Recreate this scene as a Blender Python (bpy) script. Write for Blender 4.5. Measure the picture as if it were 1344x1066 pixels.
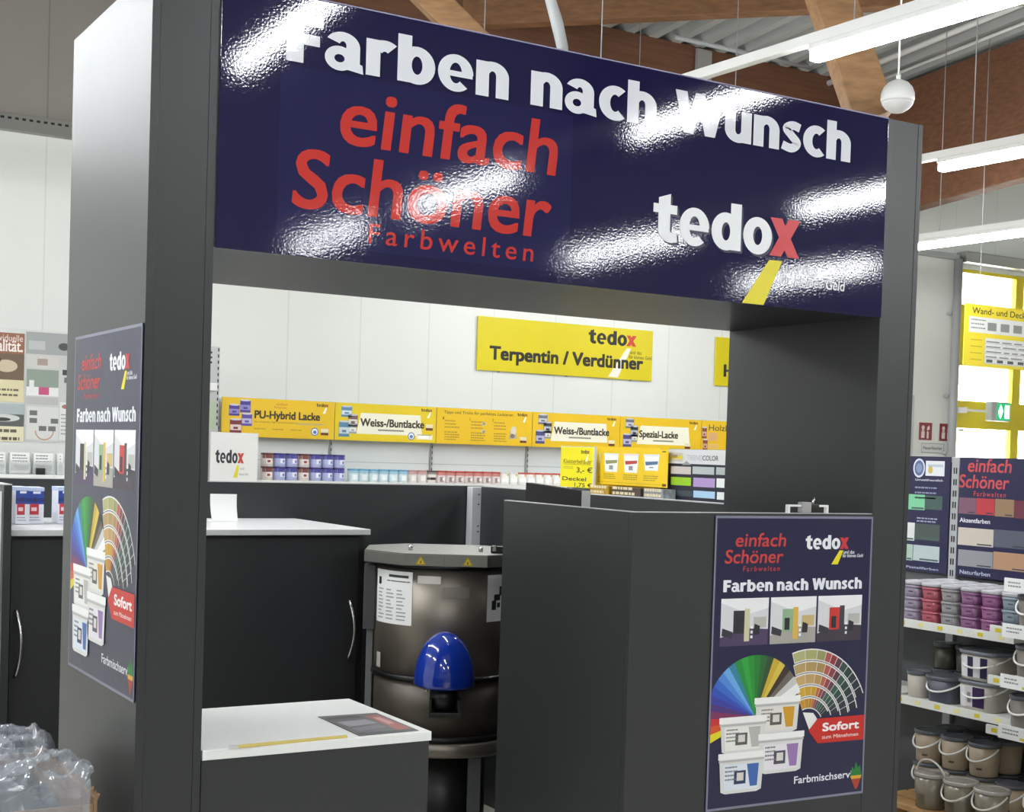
import bpy, bmesh, math, random
from mathutils import Vector, Matrix
random.seed(7)
SC = bpy.context.scene
COL = SC.collection
PI = math.pi
for o in list(bpy.data.objects):
    bpy.data.objects.remove(o)

# ---------------------------------------------------------------- camera
cam_data = bpy.data.cameras.new('camera')
cam = bpy.data.objects.new('camera', cam_data)
COL.objects.link(cam)
cam_data.sensor_fit = 'HORIZONTAL'
cam_data.sensor_width = 36.0
cam_data.lens = 1842.19 / 1344 * 36.0
cam_data.shift_y = (644.13 - 533) / 1344
cam_data.clip_start = 0.05
CYAW, CPITCH, CROLL = 0.5429, -0.0267, 0.031
_f = Vector((math.sin(CYAW)*math.cos(CPITCH), math.cos(CYAW)*math.cos(CPITCH), math.sin(CPITCH)))
_r = Vector((math.cos(CYAW), -math.sin(CYAW), 0))
_u = _r.cross(_f)
_r2 = _r*math.cos(CROLL) + _u*math.sin(CROLL)
_u2 = -_r*math.sin(CROLL) + _u*math.cos(CROLL)
_m = Matrix((_r2, _u2, -_f)).transposed().to_4x4()
_m.translation = Vector((-0.8976, -3.0691, 1.6))
cam.matrix_world = _m
SC.camera = cam

# ---------------------------------------------------------------- world, exposure
SC.view_settings.view_transform = 'Standard'
SC.view_settings.look = 'None'
SC.view_settings.gamma = 1.0
SC.view_settings.use_curve_mapping = False
SC.view_settings.exposure = 0.0
TUBE_POWER = 80.0
w = bpy.data.worlds.new('overcast_sky')
SC.world = w
w.use_nodes = True
w.node_tree.nodes['Background'].inputs[0].default_value = (0.93, 0.97, 1.0, 1)
w.node_tree.nodes['Background'].inputs[1].default_value = 14.0

# ---------------------------------------------------------------- materials
def lin(hexs):
    hexs = hexs.lstrip('#')
    c = [int(hexs[i:i+2], 16)/255 for i in (0, 2, 4)]
    return [x/12.92 if x <= 0.04045 else ((x+0.055)/1.055)**2.4 for x in c]

MATS = {}
def mat(name, hexs, rough=0.5, metal=0.0, spec=0.5, bump=None, vary=None, emit=None, alpha=None, coat=None, trans=None, aniso=None):
    """bump=(scale, strength); vary=(scale, amount) mottles the base colour"""
    if name in MATS:
        return MATS[name]
    m = bpy.data.materials.new(name)
    m.use_nodes = True
    nt = m.node_tree
    b = nt.nodes['Principled BSDF']
    c = lin(hexs) + [1]
    b.inputs['Base Color'].default_value = c
    b.inputs['Roughness'].default_value = rough
    b.inputs['Metallic'].default_value = metal
    b.inputs['Specular IOR Level'].default_value = spec
    if alpha is not None:
        b.inputs['Alpha'].default_value = alpha
    if trans:
        b.inputs['Transmission Weight'].default_value = trans
    if coat:
        b.inputs['Coat Weight'].default_value = coat[0]
        b.inputs['Coat Roughness'].default_value = coat[1]
    if emit:
        b.inputs['Emission Color'].default_value = lin(emit[0]) + [1]
        b.inputs['Emission Strength'].default_value = emit[1]
    tc = None
    if bump or vary:
        tc = nt.nodes.new('ShaderNodeTexCoord')
    if vary:
        n = nt.nodes.new('ShaderNodeTexNoise')
        n.inputs['Scale'].default_value = vary[0]
        n.inputs['Detail'].default_value = 4
        r = nt.nodes.new('ShaderNodeValToRGB')
        k = vary[1]
        r.color_ramp.elements[0].position = 0.3
        r.color_ramp.elements[1].position = 0.7
        r.color_ramp.elements[0].color = [x*(1-k) for x in c[:3]] + [1]
        r.color_ramp.elements[1].color = [min(1, x*(1+k)) for x in c[:3]] + [1]
        nt.links.new(tc.outputs['Object'], n.inputs['Vector'])
        nt.links.new(n.outputs['Fac'], r.inputs['Fac'])
        nt.links.new(r.outputs['Color'], b.inputs['Base Color'])
    if bump:
        n = nt.nodes.new('ShaderNodeTexNoise')
        n.inputs['Scale'].default_value = bump[0]
        n.inputs['Detail'].default_value = 2
        bp = nt.nodes.new('ShaderNodeBump')
        bp.inputs['Strength'].default_value = bump[1]
        bp.inputs['Distance'].default_value = 0.002
        nt.links.new(tc.outputs['Object'], n.inputs['Vector'])
        nt.links.new(n.outputs['Fac'], bp.inputs['Height'])
        nt.links.new(bp.outputs['Normal'], b.inputs['Normal'])
    MATS[name] = m
    return m

def ink(hexs, rough=0.4):
    return mat('ink_' + hexs.lstrip('#').lower() + ('' if rough == 0.4 else '_%d' % round(rough*100)), hexs, rough)

def stripes_mat(name, hexs, dark, pitch, width, rough=0.55, axis='X', offset=0.0, vary=0.02):
    """sheet with thin seams at a regular pitch along one axis"""
    m = mat(name, hexs, rough)
    nt = m.node_tree
    b = nt.nodes['Principled BSDF']
    tc = nt.nodes.new('ShaderNodeTexCoord')
    sp = nt.nodes.new('ShaderNodeSeparateXYZ')
    nt.links.new(tc.outputs['Object'], sp.inputs[0])
    add = nt.nodes.new('ShaderNodeMath'); add.operation = 'ADD'; add.inputs[1].default_value = 100*pitch + offset
    div = nt.nodes.new('ShaderNodeMath'); div.operation = 'DIVIDE'; div.inputs[1].default_value = pitch
    fr = nt.nodes.new('ShaderNodeMath'); fr.operation = 'FRACT'
    lt = nt.nodes.new('ShaderNodeMath'); lt.operation = 'LESS_THAN'; lt.inputs[1].default_value = width/pitch
    nt.links.new(sp.outputs[axis], add.inputs[0]); nt.links.new(add.outputs[0], div.inputs[0])
    nt.links.new(div.outputs[0], fr.inputs[0]); nt.links.new(fr.outputs[0], lt.inputs[0])
    mx = nt.nodes.new('ShaderNodeMix'); mx.data_type = 'RGBA'
    mx.inputs[6].default_value = lin(hexs) + [1]
    mx.inputs[7].default_value = lin(dark) + [1]
    nt.links.new(lt.outputs[0], mx.inputs[0])
    nt.links.new(mx.outputs[2], b.inputs['Base Color'])
    return m

LAM = mat('anthracite_laminate', '#2d2f30', 0.36, spec=0.5, bump=(900, 0.04))
LAM_EDGE = mat('laminate_edging', '#4a4c4e', 0.4)
EDGE_LIGHT = mat('pale_edging', '#b9babb', 0.35)
WHITE_TOP = mat('white_worktop', '#ececea', 0.35, vary=(60, 0.02))
STEEL = mat('brushed_steel', '#8a8278', 0.42, metal=0.75, bump=(300, 0.06))
STEEL_L = mat('light_steel', '#b6b6b2', 0.35, metal=0.85)
CHROME = mat('satin_chrome', '#c4c4c4', 0.25, metal=1.0)
BLACK = mat('black_plastic', '#0e0f10', 0.4)
WHITE_METAL = mat('white_metal', '#e9e9e6', 0.4)
GREY_METAL = mat('grey_metal', '#a9abac', 0.45)
PAPER = mat('white_paper', '#eeeeec', 0.6)
WOOD = None

# ---------------------------------------------------------------- mesh helpers
class MB:
    def __init__(self):
        self.bm = bmesh.new()
        self.mats = []
    def mi(self, m):
        if m not in self.mats:
            self.mats.append(m)
        return self.mats.index(m)
    def add(self, verts, faces, m, smooth=False):
        k = self.mi(m)
        vs = [self.bm.verts.new(v) for v in verts]
        out = []
        for f in faces:
            try:
                q = self.bm.faces.new([vs[i] for i in f])
            except ValueError:
                continue
            q.material_index = k
            q.smooth = smooth
            out.append(q)
        return vs, out
    def box(self, x0, x1, y0, y1, z0, z1, m, bev=0.0, mtx=None):
        v = [(x0, y0, z0), (x1, y0, z0), (x1, y1, z0), (x0, y1, z0), (x0, y0, z1), (x1, y0, z1), (x1, y1, z1), (x0, y1, z1)]
        if mtx is not None:
            v = [mtx @ Vector(p) for p in v]
        vs, fs = self.add(v, [(3, 2, 1, 0), (4, 5, 6, 7), (0, 1, 5, 4), (1, 2, 6, 5), (2, 3, 7, 6), (3, 0, 4, 7)], m)
        if bev > 0:
            es = list({e for f in fs for e in f.edges})
            r = bmesh.ops.bevel(self.bm, geom=es, offset=bev, segments=2, profile=0.6, affect='EDGES')
            for f in r['faces']:
                f.material_index = self.mi(m)
        return self
    def lathe(self, prof, m, n=24, c=(0, 0, 0), sup=2.0, sx=1.0, sy=1.0, cap0=True, cap1=True, a0=0.0, rot=0.0, smooth=True):
        """prof: [(r, z)]; sup: superellipse exponent (2 round, 4+ rounded square)"""
        rings = []
        k = self.mi(m)
        def R(a):
            if sup == 2.0:
                return 1.0
            return 1.0 / ((abs(math.cos(a))**sup + abs(math.sin(a))**sup)**(1/sup))
        for r, z in prof:
            ring = []
            for i in range(n):
                a = a0 + 2*PI*i/n
                q = r*R(a)
                x, y = q*math.cos(a)*sx, q*math.sin(a)*sy
                if rot:
                    x, y = x*math.cos(rot)-y*math.sin(rot), x*math.sin(rot)+y*math.cos(rot)
                ring.append(self.bm.verts.new((c[0]+x, c[1]+y, c[2]+z)))
            rings.append(ring)
        for a, b in zip(rings, rings[1:]):
            for i in range(n):
                f = self.bm.faces.new((a[i], a[(i+1) % n], b[(i+1) % n], b[i]))
                f.material_index = k; f.smooth = smooth
        if cap0:
            f = self.bm.faces.new(list(reversed(rings[0]))); f.material_index = k
        if cap1:
            f = self.bm.faces.new(rings[-1]); f.material_index = k
        return self
    def tube(self, pts, r, m, n=8, caps=True):
        pts = [Vector(p) for p in pts]
        k = self.mi(m)
        rings = []
        prev = None
        for i, p in enumerate(pts):
            t = (pts[min(i+1, len(pts)-1)] - pts[max(i-1, 0)]).normalized()
            if prev is None:
                ref = Vector((0, 0, 1)) if abs(t.z) < 0.9 else Vector((1, 0, 0))
                a = t.cross(ref).normalized()
            else:
                a = (prev - t*prev.dot(t)).normalized()
            prev = a
            b = t.cross(a)
            rr = r[i] if isinstance(r, (list, tuple)) else r
            rings.append([self.bm.verts.new(p + a*rr*math.cos(2*PI*j/n) + b*rr*math.sin(2*PI*j/n)) for j in range(n)])
        for a, b in zip(rings, rings[1:]):
            for j in range(n):
                f = self.bm.faces.new((a[j], a[(j+1) % n], b[(j+1) % n], b[j])); f.material_index = k; f.smooth = True
        if caps:
            f = self.bm.faces.new(list(reversed(rings[0]))); f.material_index = k
            f = self.bm.faces.new(rings[-1]); f.material_index = k
        return self
    def prism(self, pts, d0, d1, m, axis='y', smooth=False):
        """2-D outline extruded along an axis"""
        def P(u, v, d):
            return {'y': (u, d, v), 'z': (u, v, d), 'x': (d, u, v)}[axis]
        n = len(pts)
        vs = [P(u, v, d0) for u, v in pts] + [P(u, v, d1) for u, v in pts]
        fs = [tuple(range(n)), tuple(reversed(range(n, 2*n)))]
        fs += [(i, i+n, (i+1) % n + n, (i+1) % n) for i in range(n)]
        self.add(vs, fs, m, smooth)
        return self
    def beam(self, p, q, wdt, hgt, m, up=(0, 0, 1), bev=0.0):
        p, q = Vector(p), Vector(q)
        t = (q-p); L = t.length; t.normalize()
        a = t.cross(Vector(up)).normalized()
        b = a.cross(t)
        M = Matrix((t, a, b)).transposed().to_4x4(); M.translation = p
        return self.box(0, L, -wdt/2, wdt/2, -hgt/2, hgt/2, m, bev, M)
    def build(self, name, parent=None, loc=None, recalc=True):
        if recalc:
            bmesh.ops.recalc_face_normals(self.bm, faces=self.bm.faces)
        me = bpy.data.meshes.new(name)
        self.bm.to_mesh(me); self.bm.free()
        for m in self.mats:
            me.materials.append(m)
        o = bpy.data.objects.new(name, me)
        COL.objects.link(o)
        if parent is not None:
            o.parent = parent
        if loc is not None:
            o.location = loc
        return o

def tag(o, label=None, cat=None, group=None, kind=None):
    if label: o['label'] = label
    if cat: o['category'] = cat
    if group: o['group'] = group
    if kind: o['kind'] = kind
    return o

def thing(name, label, cat, loc=(0, 0, 0), rotz=0.0, group=None, kind=None):
    o = bpy.data.objects.new(name, None)
    o.empty_display_size = 0.05
    COL.objects.link(o)
    o.location = loc
    o.rotation_euler = (0, 0, rotz)
    return tag(o, label, cat, group, kind)

def dup(root, loc, rotz=None, label=None, group=None):
    r = root.copy(); COL.objects.link(r); r.location = loc
    if rotz is not None: r.rotation_euler = (0, 0, rotz)
    if label: r['label'] = label
    if group: r['group'] = group
    for ch in list(root.children):
        c = ch.copy(); COL.objects.link(c); c.parent = r
        for g in list(ch.children):
            d = g.copy(); COL.objects.link(d); d.parent = c
    return r

def relabel_mat(root, part, old, new):
    for ch in root.children:
        if ch.name.split('.')[0] == part:
            ch.data = ch.data.copy()
            for i, m in enumerate(ch.data.materials):
                if m == old:
                    ch.data.materials[i] = new

# ---------------------------------------------------------------- flat print on a face (local x right, z up, front towards -y)
GLYPHS = {}
def glyph_mesh(txt, bold, shear, spacing):
    k = (txt, bold, shear, spacing)
    if k not in GLYPHS:
        cu = bpy.data.curves.new('type', 'FONT')
        cu.body = txt
        cu.size = 1.0
        cu.resolution_u = 4
        cu.offset = bold
        cu.shear = shear
        cu.space_character = spacing
        cu.fill_mode = 'FRONT'
        ob = bpy.data.objects.new('type', cu)
        me = bpy.data.meshes.new_from_object(ob)
        v = [(p.co.x, p.co.y) for p in me.vertices]
        f = [tuple(p.vertices) for p in me.polygons]
        bpy.data.objects.remove(ob); bpy.data.curves.remove(cu); bpy.data.meshes.remove(me)
        GLYPHS[k] = (v, f)
    return GLYPHS[k]
def cap_height(bold):
    v, f = glyph_mesh('H', bold, 0.0, 1.0)
    return max(p[1] for p in v), min(p[1] for p in v)

def _ring(cx, cy, rx, ry, ix, iy, a0=0, a1=360, n=28):
    ps = []
    for i in range(n+1):
        a = math.radians(a0+(a1-a0)*i/n)
        ps += [(cx+rx*math.cos(a), cy+ry*math.sin(a)), (cx+ix*math.cos(a), cy+iy*math.sin(a))]
    return ps, [(2*i, 2*i+2, 2*i+3, 2*i+1) for i in range(n)]
def _rc(x0, y0, x1, y1):
    return [(x0, y0), (x1, y0), (x1, y1), (x0, y1)], [(0, 1, 2, 3)]
def _pg(*p):
    return list(p), [tuple(range(len(p)))]
def _ribbon(pts, w, n=6):
    P = []
    q = [pts[0]]+list(pts)+[pts[-1]]
    for i in range(1, len(q)-2):
        for k in range(n):
            t = k/n
            P.append(tuple(0.5*((2*q[i][c])+(q[i+1][c]-q[i-1][c])*t+(2*q[i-1][c]-5*q[i][c]+4*q[i+1][c]-q[i+2][c])*t*t+(3*q[i][c]-q[i-1][c]-3*q[i+1][c]+q[i+2][c])*t**3) for c in (0, 1)))
    P.append(pts[-1])
    ps = []
    for i in range(len(P)):
        a, b = P[max(0, i-1)], P[min(len(P)-1, i+1)]
        dx, dy = b[0]-a[0], b[1]-a[1]; L = math.hypot(dx, dy) or 1
        ps += [(P[i][0]-dy/L*w/2, P[i][1]+dx/L*w/2), (P[i][0]+dy/L*w/2, P[i][1]-dx/L*w/2)]
    return ps, [(2*i, 2*i+2, 2*i+3, 2*i+1) for i in range(len(P)-1)]
_arch = _ring(0.345, 0.46, 0.345, 0.325, 0.075, 0.115, 0, 150)
_flip = lambda s: ([(0.69-x, 0.77-y) for x, y in s[0]], s[1])
_n = [_rc(0, 0, 0.27, 0.77), _rc(0.42, 0, 0.69, 0.47), _arch]
HEAVY = {
    'n': (_n, 0.69), 'h': ([_rc(0, 0, 0.27, 1.0)]+_n[1:], 0.69), 'u': ([_flip(q) for q in _n], 0.69),
    'r': ([_rc(0, 0, 0.27, 0.77), _ring(0.36, 0.42, 0.36, 0.365, 0.08, 0.13, 52, 140)], 0.55),
    'o': ([_ring(0.37, 0.385, 0.37, 0.405, 0.115, 0.20)], 0.74),
    'b': ([_rc(0, 0, 0.27, 1.0), _ring(0.38, 0.385, 0.36, 0.405, 0.105, 0.195)], 0.74),
    'd': ([_rc(0.47, 0, 0.74, 1.0), _ring(0.36, 0.385, 0.36, 0.405, 0.105, 0.195)], 0.74),
    'c': ([_ring(0.37, 0.385, 0.37, 0.405, 0.115, 0.20, 52, 308)], 0.60),
    'e': ([_ring(0.36, 0.385, 0.36, 0.405, 0.125, 0.225, 0, 312), _rc(0.20, 0.31, 0.705, 0.43)], 0.72),
    'a': ([_rc(0.39, 0.02, 0.65, 0.50), _ring(0.33, 0.50, 0.32, 0.29, 0.065, 0.10, 0, 155), _ring(0.27, 0.235, 0.27, 0.255, 0.095, 0.085), _pg((0.45, 0.02), (0.72, -0.02), (0.70, 0.16), (0.60, 0.20))], 0.71),
    's': ([_ribbon([(0.50, 0.63), (0.30, 0.675), (0.135, 0.575), (0.27, 0.42), (0.43, 0.24), (0.28, 0.095), (0.03, 0.15)], 0.215)], 0.54),
    'F': ([_rc(0, 0, 0.31, 1.0), _rc(0, 0.77, 0.66, 1.0), _rc(0, 0.38, 0.60, 0.60)], 0.64),
    'W': ([_pg((0, 1), (0.29, 1), (0.47, 0), (0.22, 0)), _pg((0.22, 0), (0.47, 0), (0.73, 1), (0.50, 1)), _pg((0.50, 1), (0.73, 1), (1.01, 0), (0.76, 0)), _pg((0.76, 0), (1.01, 0), (1.23, 1), (0.94, 1))], 1.20),
    't': ([_rc(0.12, 0.20, 0.40, 0.90), _pg((0.12, 0.90), (0.40, 0.90), (0.40, 1.0)), _rc(0, 0.585, 0.56, 0.77), _ring(0.44, 0.25, 0.32, 0.265, 0.04, 0.05, 170, 275), _pg((0.43, -0.01), (0.58, 0.01), (0.56, 0.21), (0.43, 0.21))], 0.57),
    'x': ([_pg((0, 0.77), (0.265, 0.77), (0.68, 0), (0.415, 0)), _pg((0.415, 0.77), (0.68, 0.77), (0.265, 0), (0, 0))], 0.68),
}

class Print:
    STEP = 0.00012
    def __init__(self, base=0.0003):
        self.mb = MB(); self.base = base; self.segs = []
    def _y(self, layer):
        return -(self.base + layer*self.STEP)
    def poly(self, pts, hexs, layer=0, m=None):
        y = self._y(layer)
        self.mb.add([(u, y, v) for u, v in pts], [tuple(range(len(pts)))], m or ink(hexs))
        return self
    def rect(self, u0, v0, u1, v1, hexs, layer=0, m=None):
        return self.poly([(u0, v0), (u1, v0), (u1, v1), (u0, v1)], hexs, layer, m)
    def ell(self, cu, cv, ru, rv, hexs, layer=0, a0=0.0, a1=2*PI, n=20, m=None):
        full = abs(a1-a0-2*PI) < 1e-6
        pts = [(cu+ru*math.cos(a0+(a1-a0)*i/n), cv+rv*math.sin(a0+(a1-a0)*i/n)) for i in range(n if full else n+1)]
        if not full: pts.append((cu, cv))
        return self.poly(pts, hexs, layer, m)
    def band(self, cu, cv, r0, r1, a0, a1, hexs, layer=0, n=8):
        pts = [(cu+r1*math.cos(a0+(a1-a0)*i/n), cv+r1*math.sin(a0+(a1-a0)*i/n)) for i in range(n+1)]
        pts += [(cu+r0*math.cos(a1+(a0-a1)*i/n), cv+r0*math.sin(a1+(a0-a1)*i/n)) for i in range(n+1)]
        return self.poly(pts, hexs, layer)
    def text(self, txt, u0, v0, u1, cap, hexs, layer=1, bold=0.0, shear=0.0, spacing=1.0, m=None, join=False):
        """baseline-left (u0, v0), fitted to end at u1, capitals cap high; heavy weights are thickened by small shifts"""
        heavy = 0.0
        if bold > 0.012:
            heavy = bold*1.05; bold = 0.0
        v, f = glyph_mesh(txt, bold, shear, spacing)
        hi, lo = cap_height(bold)
        k = heavy*cap
        sv = (cap-2*k)/(hi-lo)
        x0 = min(p[0] for p in v); x1 = max(p[0] for p in v)
        su = (u1-u0-2*k)/(x1-x0) if u1 is not None else sv
        y = self._y(layer)
        seg = self.segs[-1] if join and self.segs else []
        if not (join and self.segs): self.segs.append(seg)
        sh = [(0, 0)] if not heavy else [(-1, -.8), (1, -.8), (-1, .8), (1, .8), (-.35, -.8), (.35, .8), (-1, 0), (1, 0), (0, 0)]
        for j, (dx, dz) in enumerate(sh):
            seg.append(([(u0+k+dx*k+(p[0]-x0)*su, y-0.000004*j, v0+k+dz*k+(p[1]-lo)*sv) for p in v], f, m or ink(hexs)))
        return self
    def heavy(self, txt, u0, v0, u1, cap, hexs, layer=1, m=None, join=False):
        """extra heavy humanist letters (only those the signs need) fitted between u0 and u1"""
        x = 0.0
        polys = []
        for ch in txt:
            if ch == ' ':
                x += 0.30
                continue
            shapes, adv = HEAVY[ch]
            for ps, fs in shapes:
                polys.append(([(px+x, py) for px, py in ps], fs))
            x += adv + 0.055
        su = (u1-u0)/(x-0.055)
        y = self._y(layer)
        seg = self.segs[-1] if join and self.segs else []
        if not (join and self.segs): self.segs.append(seg)
        for j, (ps, fs) in enumerate(polys):
            seg.append(([(u0+px*su, y-0.000006*(j % 8), v0+py*cap) for px, py in ps], fs, m or ink(hexs)))
        return self
    def lines(self, u0, v0, u1, rows, pitch, h, hexs, layer=1, seed=1):
        """lines of unreadable small type drawn as broken word bars"""
        rnd = random.Random(seed)
        for r in range(rows):
            u = u0
            end = u1 - (u1-u0)*0.35*rnd.random()
            while u < end:
                wd = (u1-u0)*(0.06+0.12*rnd.random())
                self.rect(u, v0-r*pitch, min(u+wd, u1), v0-r*pitch+h, hexs, layer)
                u += wd + (u1-u0)*0.03
        return self
    def build(self, name, parent):
        """lettering becomes one part per line of text; in any other print the text stays part of the artwork"""
        first = None
        if name in ('lettering', 'caption'):
            for seg in self.segs:
                b = MB()
                for q in seg: b.add(*q)
                o = b.build(name, parent, recalc=False)
                first = first or o
            if not len(self.mb.bm.verts):
                self.mb.bm.free()
                return first
            name = 'small_print'
        else:
            for seg in self.segs:
                for q in seg: self.mb.add(*q)
        return self.mb.build(name, parent, recalc=False) if first is None else (self.mb.build(name, parent, recalc=False), first)[1]

def board(name, label, cat, loc, rotz, wd, ht, thick, m, group=None, part='panel', bev=0.0008):
    t = thing(name, label, cat, loc, rotz, group)
    MB().box(0, wd, 0, thick, 0, ht, m, bev).build(part, t)
    return t

# ================================================================ THE HALL
def structure(o):
    o['kind'] = 'structure'
    return o

X0, X1, Y0, Y1 = -9.0, 17.0, -15.0, 8.6
def deck(y):           # underside of the pitched roof deck
    return 6.38 - 0.085*y
FLOOR_M = mat('shop_floor_tile', '#b9b6ae', 0.35, vary=(2.0, 0.05))
structure(MB().box(X0, X1, Y0, Y1+0.3, -0.2, 0, FLOOR_M).build('floor'))
WALL_M = stripes_mat('white_wall_panel', '#e7e9e4', '#d8dad6', 0.70, 0.010, 0.5, 'X', -0.28)
WALL_S = stripes_mat('side_wall_panel', '#dfe0dc', '#c4c5c2', 1.0, 0.012, 0.5, 'Y')
DX0, DX1, DZ = 12.33, 14.6, 3.97
b = MB()
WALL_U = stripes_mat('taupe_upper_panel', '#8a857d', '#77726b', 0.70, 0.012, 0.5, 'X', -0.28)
b.box(X0, 10.35, Y1, Y1+0.2, 0, 4.14, WALL_M)
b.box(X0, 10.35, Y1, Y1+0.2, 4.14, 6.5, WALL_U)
b.box(10.35, DX0, Y1, Y1+0.2, 0, 6.5, WALL_M)
b.box(DX1, X1, Y1, Y1+0.2, 0, 6.5, WALL_M)
b.box(DX0, DX1, Y1, Y1+0.2, DZ, 6.5, WALL_M)
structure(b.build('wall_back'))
structure(MB().box(X0-0.2, X0, Y0, Y1, 0, 8, WALL_S).build('wall_left'))
structure(MB().box(X1, X1+0.2, Y0, Y1, 0, 8, WALL_S).build('wall_right'))
structure(MB().box(X0, X1, Y0-0.2, Y0, 0, 8, mat('rear_wall_panel', '#cfd0cc', 0.5)).build('wall_front'))

# corrugated roof deck, ribs running down the slope
ROOF_M = mat('galvanised_roof_deck', '#9b9d9a', 0.45, metal=0.0, vary=(3, 0.06))
b = MB()
pitch = 0.28
xs = []
x = X0
while x < X1 + 0.2:
    xs += [(x, 0.0), (x+0.10, 0.0), (x+0.14, 0.085), (x+0.24, 0.085)]
    x += pitch
ya, yb = Y0-0.2, Y1+0.3
v = [(px, ya, deck(ya)+h) for px, h in xs] + [(px, yb, deck(yb)+h) for px, h in xs]
n = len(xs)
b.add(v, [(i, i+1, i+1+n, i+n) for i in range(n-1)], ROOF_M)
v2 = [(X0-0.2, ya, deck(ya)+0.15), (X1+0.3, ya, deck(ya)+0.15), (X1+0.3, yb, deck(yb)+0.15), (X0-0.2, yb, deck(yb)+0.15)]
b.add(v2, [(0, 1, 2, 3)], ROOF_M)
structure(b.build('ceiling', recalc=False))

# glulam timber
def timber(name, base, k=0.25):
    m = mat(name, base, 0.6)
    nt = m.node_tree; bs = nt.nodes['Principled BSDF']
    tc = nt.nodes.new('ShaderNodeTexCoord'); mp = nt.nodes.new('ShaderNodeMapping')
    mp.inputs['Scale'].default_value = (0.8, 6, 14)
    nz = nt.nodes.new('ShaderNodeTexNoise'); nz.inputs['Scale'].default_value = 2.0; nz.inputs['Detail'].default_value = 6
    rp = nt.nodes.new('ShaderNodeValToRGB'); c = lin(base)
    rp.color_ramp.elements[0].position = 0.3; rp.color_ramp.elements[1].position = 0.72
    rp.color_ramp.elements[0].color = [q*(1-k) for q in c]+[1]; rp.color_ramp.elements[1].color = [min(1, q*(1+k)) for q in c]+[1]
    nt.links.new(tc.outputs['Object'], mp.inputs['Vector']); nt.links.new(mp.outputs['Vector'], nz.inputs['Vector'])
    nt.links.new(nz.outputs['Fac'], rp.inputs['Fac']); nt.links.new(rp.outputs['Color'], bs.inputs['Base Color'])
    return m
GLU = timber('glulam_timber', '#67442e')
GLU_L = timber('pale_glulam_timber', '#8f6a45')

def beam_obj(p, q, wd, ht, m, label):
    p = Vector(p); q = Vector(q)
    o = MB().beam((0, 0, 0), q-p, wd, ht, m, bev=0.01).build('roof_beam')
    o.location = p
    tag(o, label, 'beam', None, 'structure')
    return o
# eaves girder along the back wall and the long girder running down the slope
beam_obj((3.2, 8.2, 5.02), (10.34, 8.2, 5.02), 0.2, 1.36, GLU, 'deep brown glulam beam along the top of the white back wall')
beam_obj((10.45, 8.45, 4.94), (10.45, -14.5, 4.94+0.075*22.95), 0.2, 1.36, GLU, 'deep brown glulam girder running up the roof slope over the doorway aisle')
beam_obj((4.41, 8.75, 5.50), (9.30, 5.2, 5.80), 0.16, 0.26, timber('brown_brace_timber', '#7a5434'), 'slim brown timber brace crossing under the corrugated roof deck')
beam_obj((5.28, 3.81, 5.12), (5.69, 3.53, 3.80), 0.25, 0.26, GLU_L, 'thick pale diagonal timber strut beside the hanging ball speaker')
beam_obj((1.97, 5.81, 5.90), (3.90, 4.63, 3.80), 0.16, 0.18, GLU_L, 'short pale diagonal timber strut above the header sign, partly hidden')
o = MB().box(-0.12, 0.12, -0.12, 0.12, 0, 3.79, GLU_L, 0.008).build('timber_post')
o.location = (5.70, 3.60, 0)
tag(o, 'pale timber post carrying the diagonal strut, hidden behind the portal pillar', 'post')
def conduit(name, pts, r, m, label, cat):
    p0 = Vector(pts[0])
    o = MB().tube([Vector(p)-p0 for p in pts], r, m, 8).build(name)
    o.location = p0
    return tag(o, label, cat)
conduit('roof_conduit', [(9.60, 8.1, deck(8.1)-0.07), (9.66, 0.5, deck(0.5)-0.07)], 0.03, WHITE_METAL, 'thick pale conduit fixed along the grey roof deck', 'pipe')
conduit('roof_conduit', [(10.08, 8.0, deck(8.0)-0.04), (10.10, 0.5, deck(0.5)-0.04)], 0.018, WHITE_METAL, 'thin pale conduit on the roof deck close beside the brown girder', 'pipe')
conduit('roof_conduit', [(7.45, 7.98, 5.70), (9.25, 7.98, 5.70)], 0.025, GREY_METAL, 'grey conduit lying along the top edge of the back wall beam', 'pipe')
conduit('hanging_cable', [(3.36, 3.79, 5.3), (3.37, 3.785, 4.5), (3.385, 3.774, 4.19), (3.42, 3.75, 4.06), (3.448, 3.728, 3.92), (3.46, 3.72, 3.3)], [0.03, 0.03, 0.032, 0.036, 0.034, 0.03], GREY_METAL, 'grey flexible cable hose hanging from the roof behind the header sign', 'cable')

tag(MB().box(0, 7.9896-7.8076, 0, 0.04, 0, 0.85, mat('duct_grey', '#8f8d89', 0.5), 0.004).build('wall_duct', loc=(7.8076, 8.055, 5.6706-0.85)), 'flat grey upright duct fixed on the brown eaves beam', 'duct')
# wall rail
b = MB()
b.box(-8.9, 10.2, 0, 0.09, 0, 0.13, mat('rail_zinc', '#8b8a86', 0.4, metal=0.6), 0.004)
rl = thing('wall_rail', 'grey perforated metal rail running along the white back wall', 'rail', (0, Y1-0.09, 4.02))
b.build('channel', rl)
b = MB()
for i in range(100):
    x = -1.0 + i*0.055
    b.box(x, x+0.028, -0.002, 0.001, 0.082, 0.10, BLACK)
tag(b.build('perforation', rl), kind='stuff')

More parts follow.
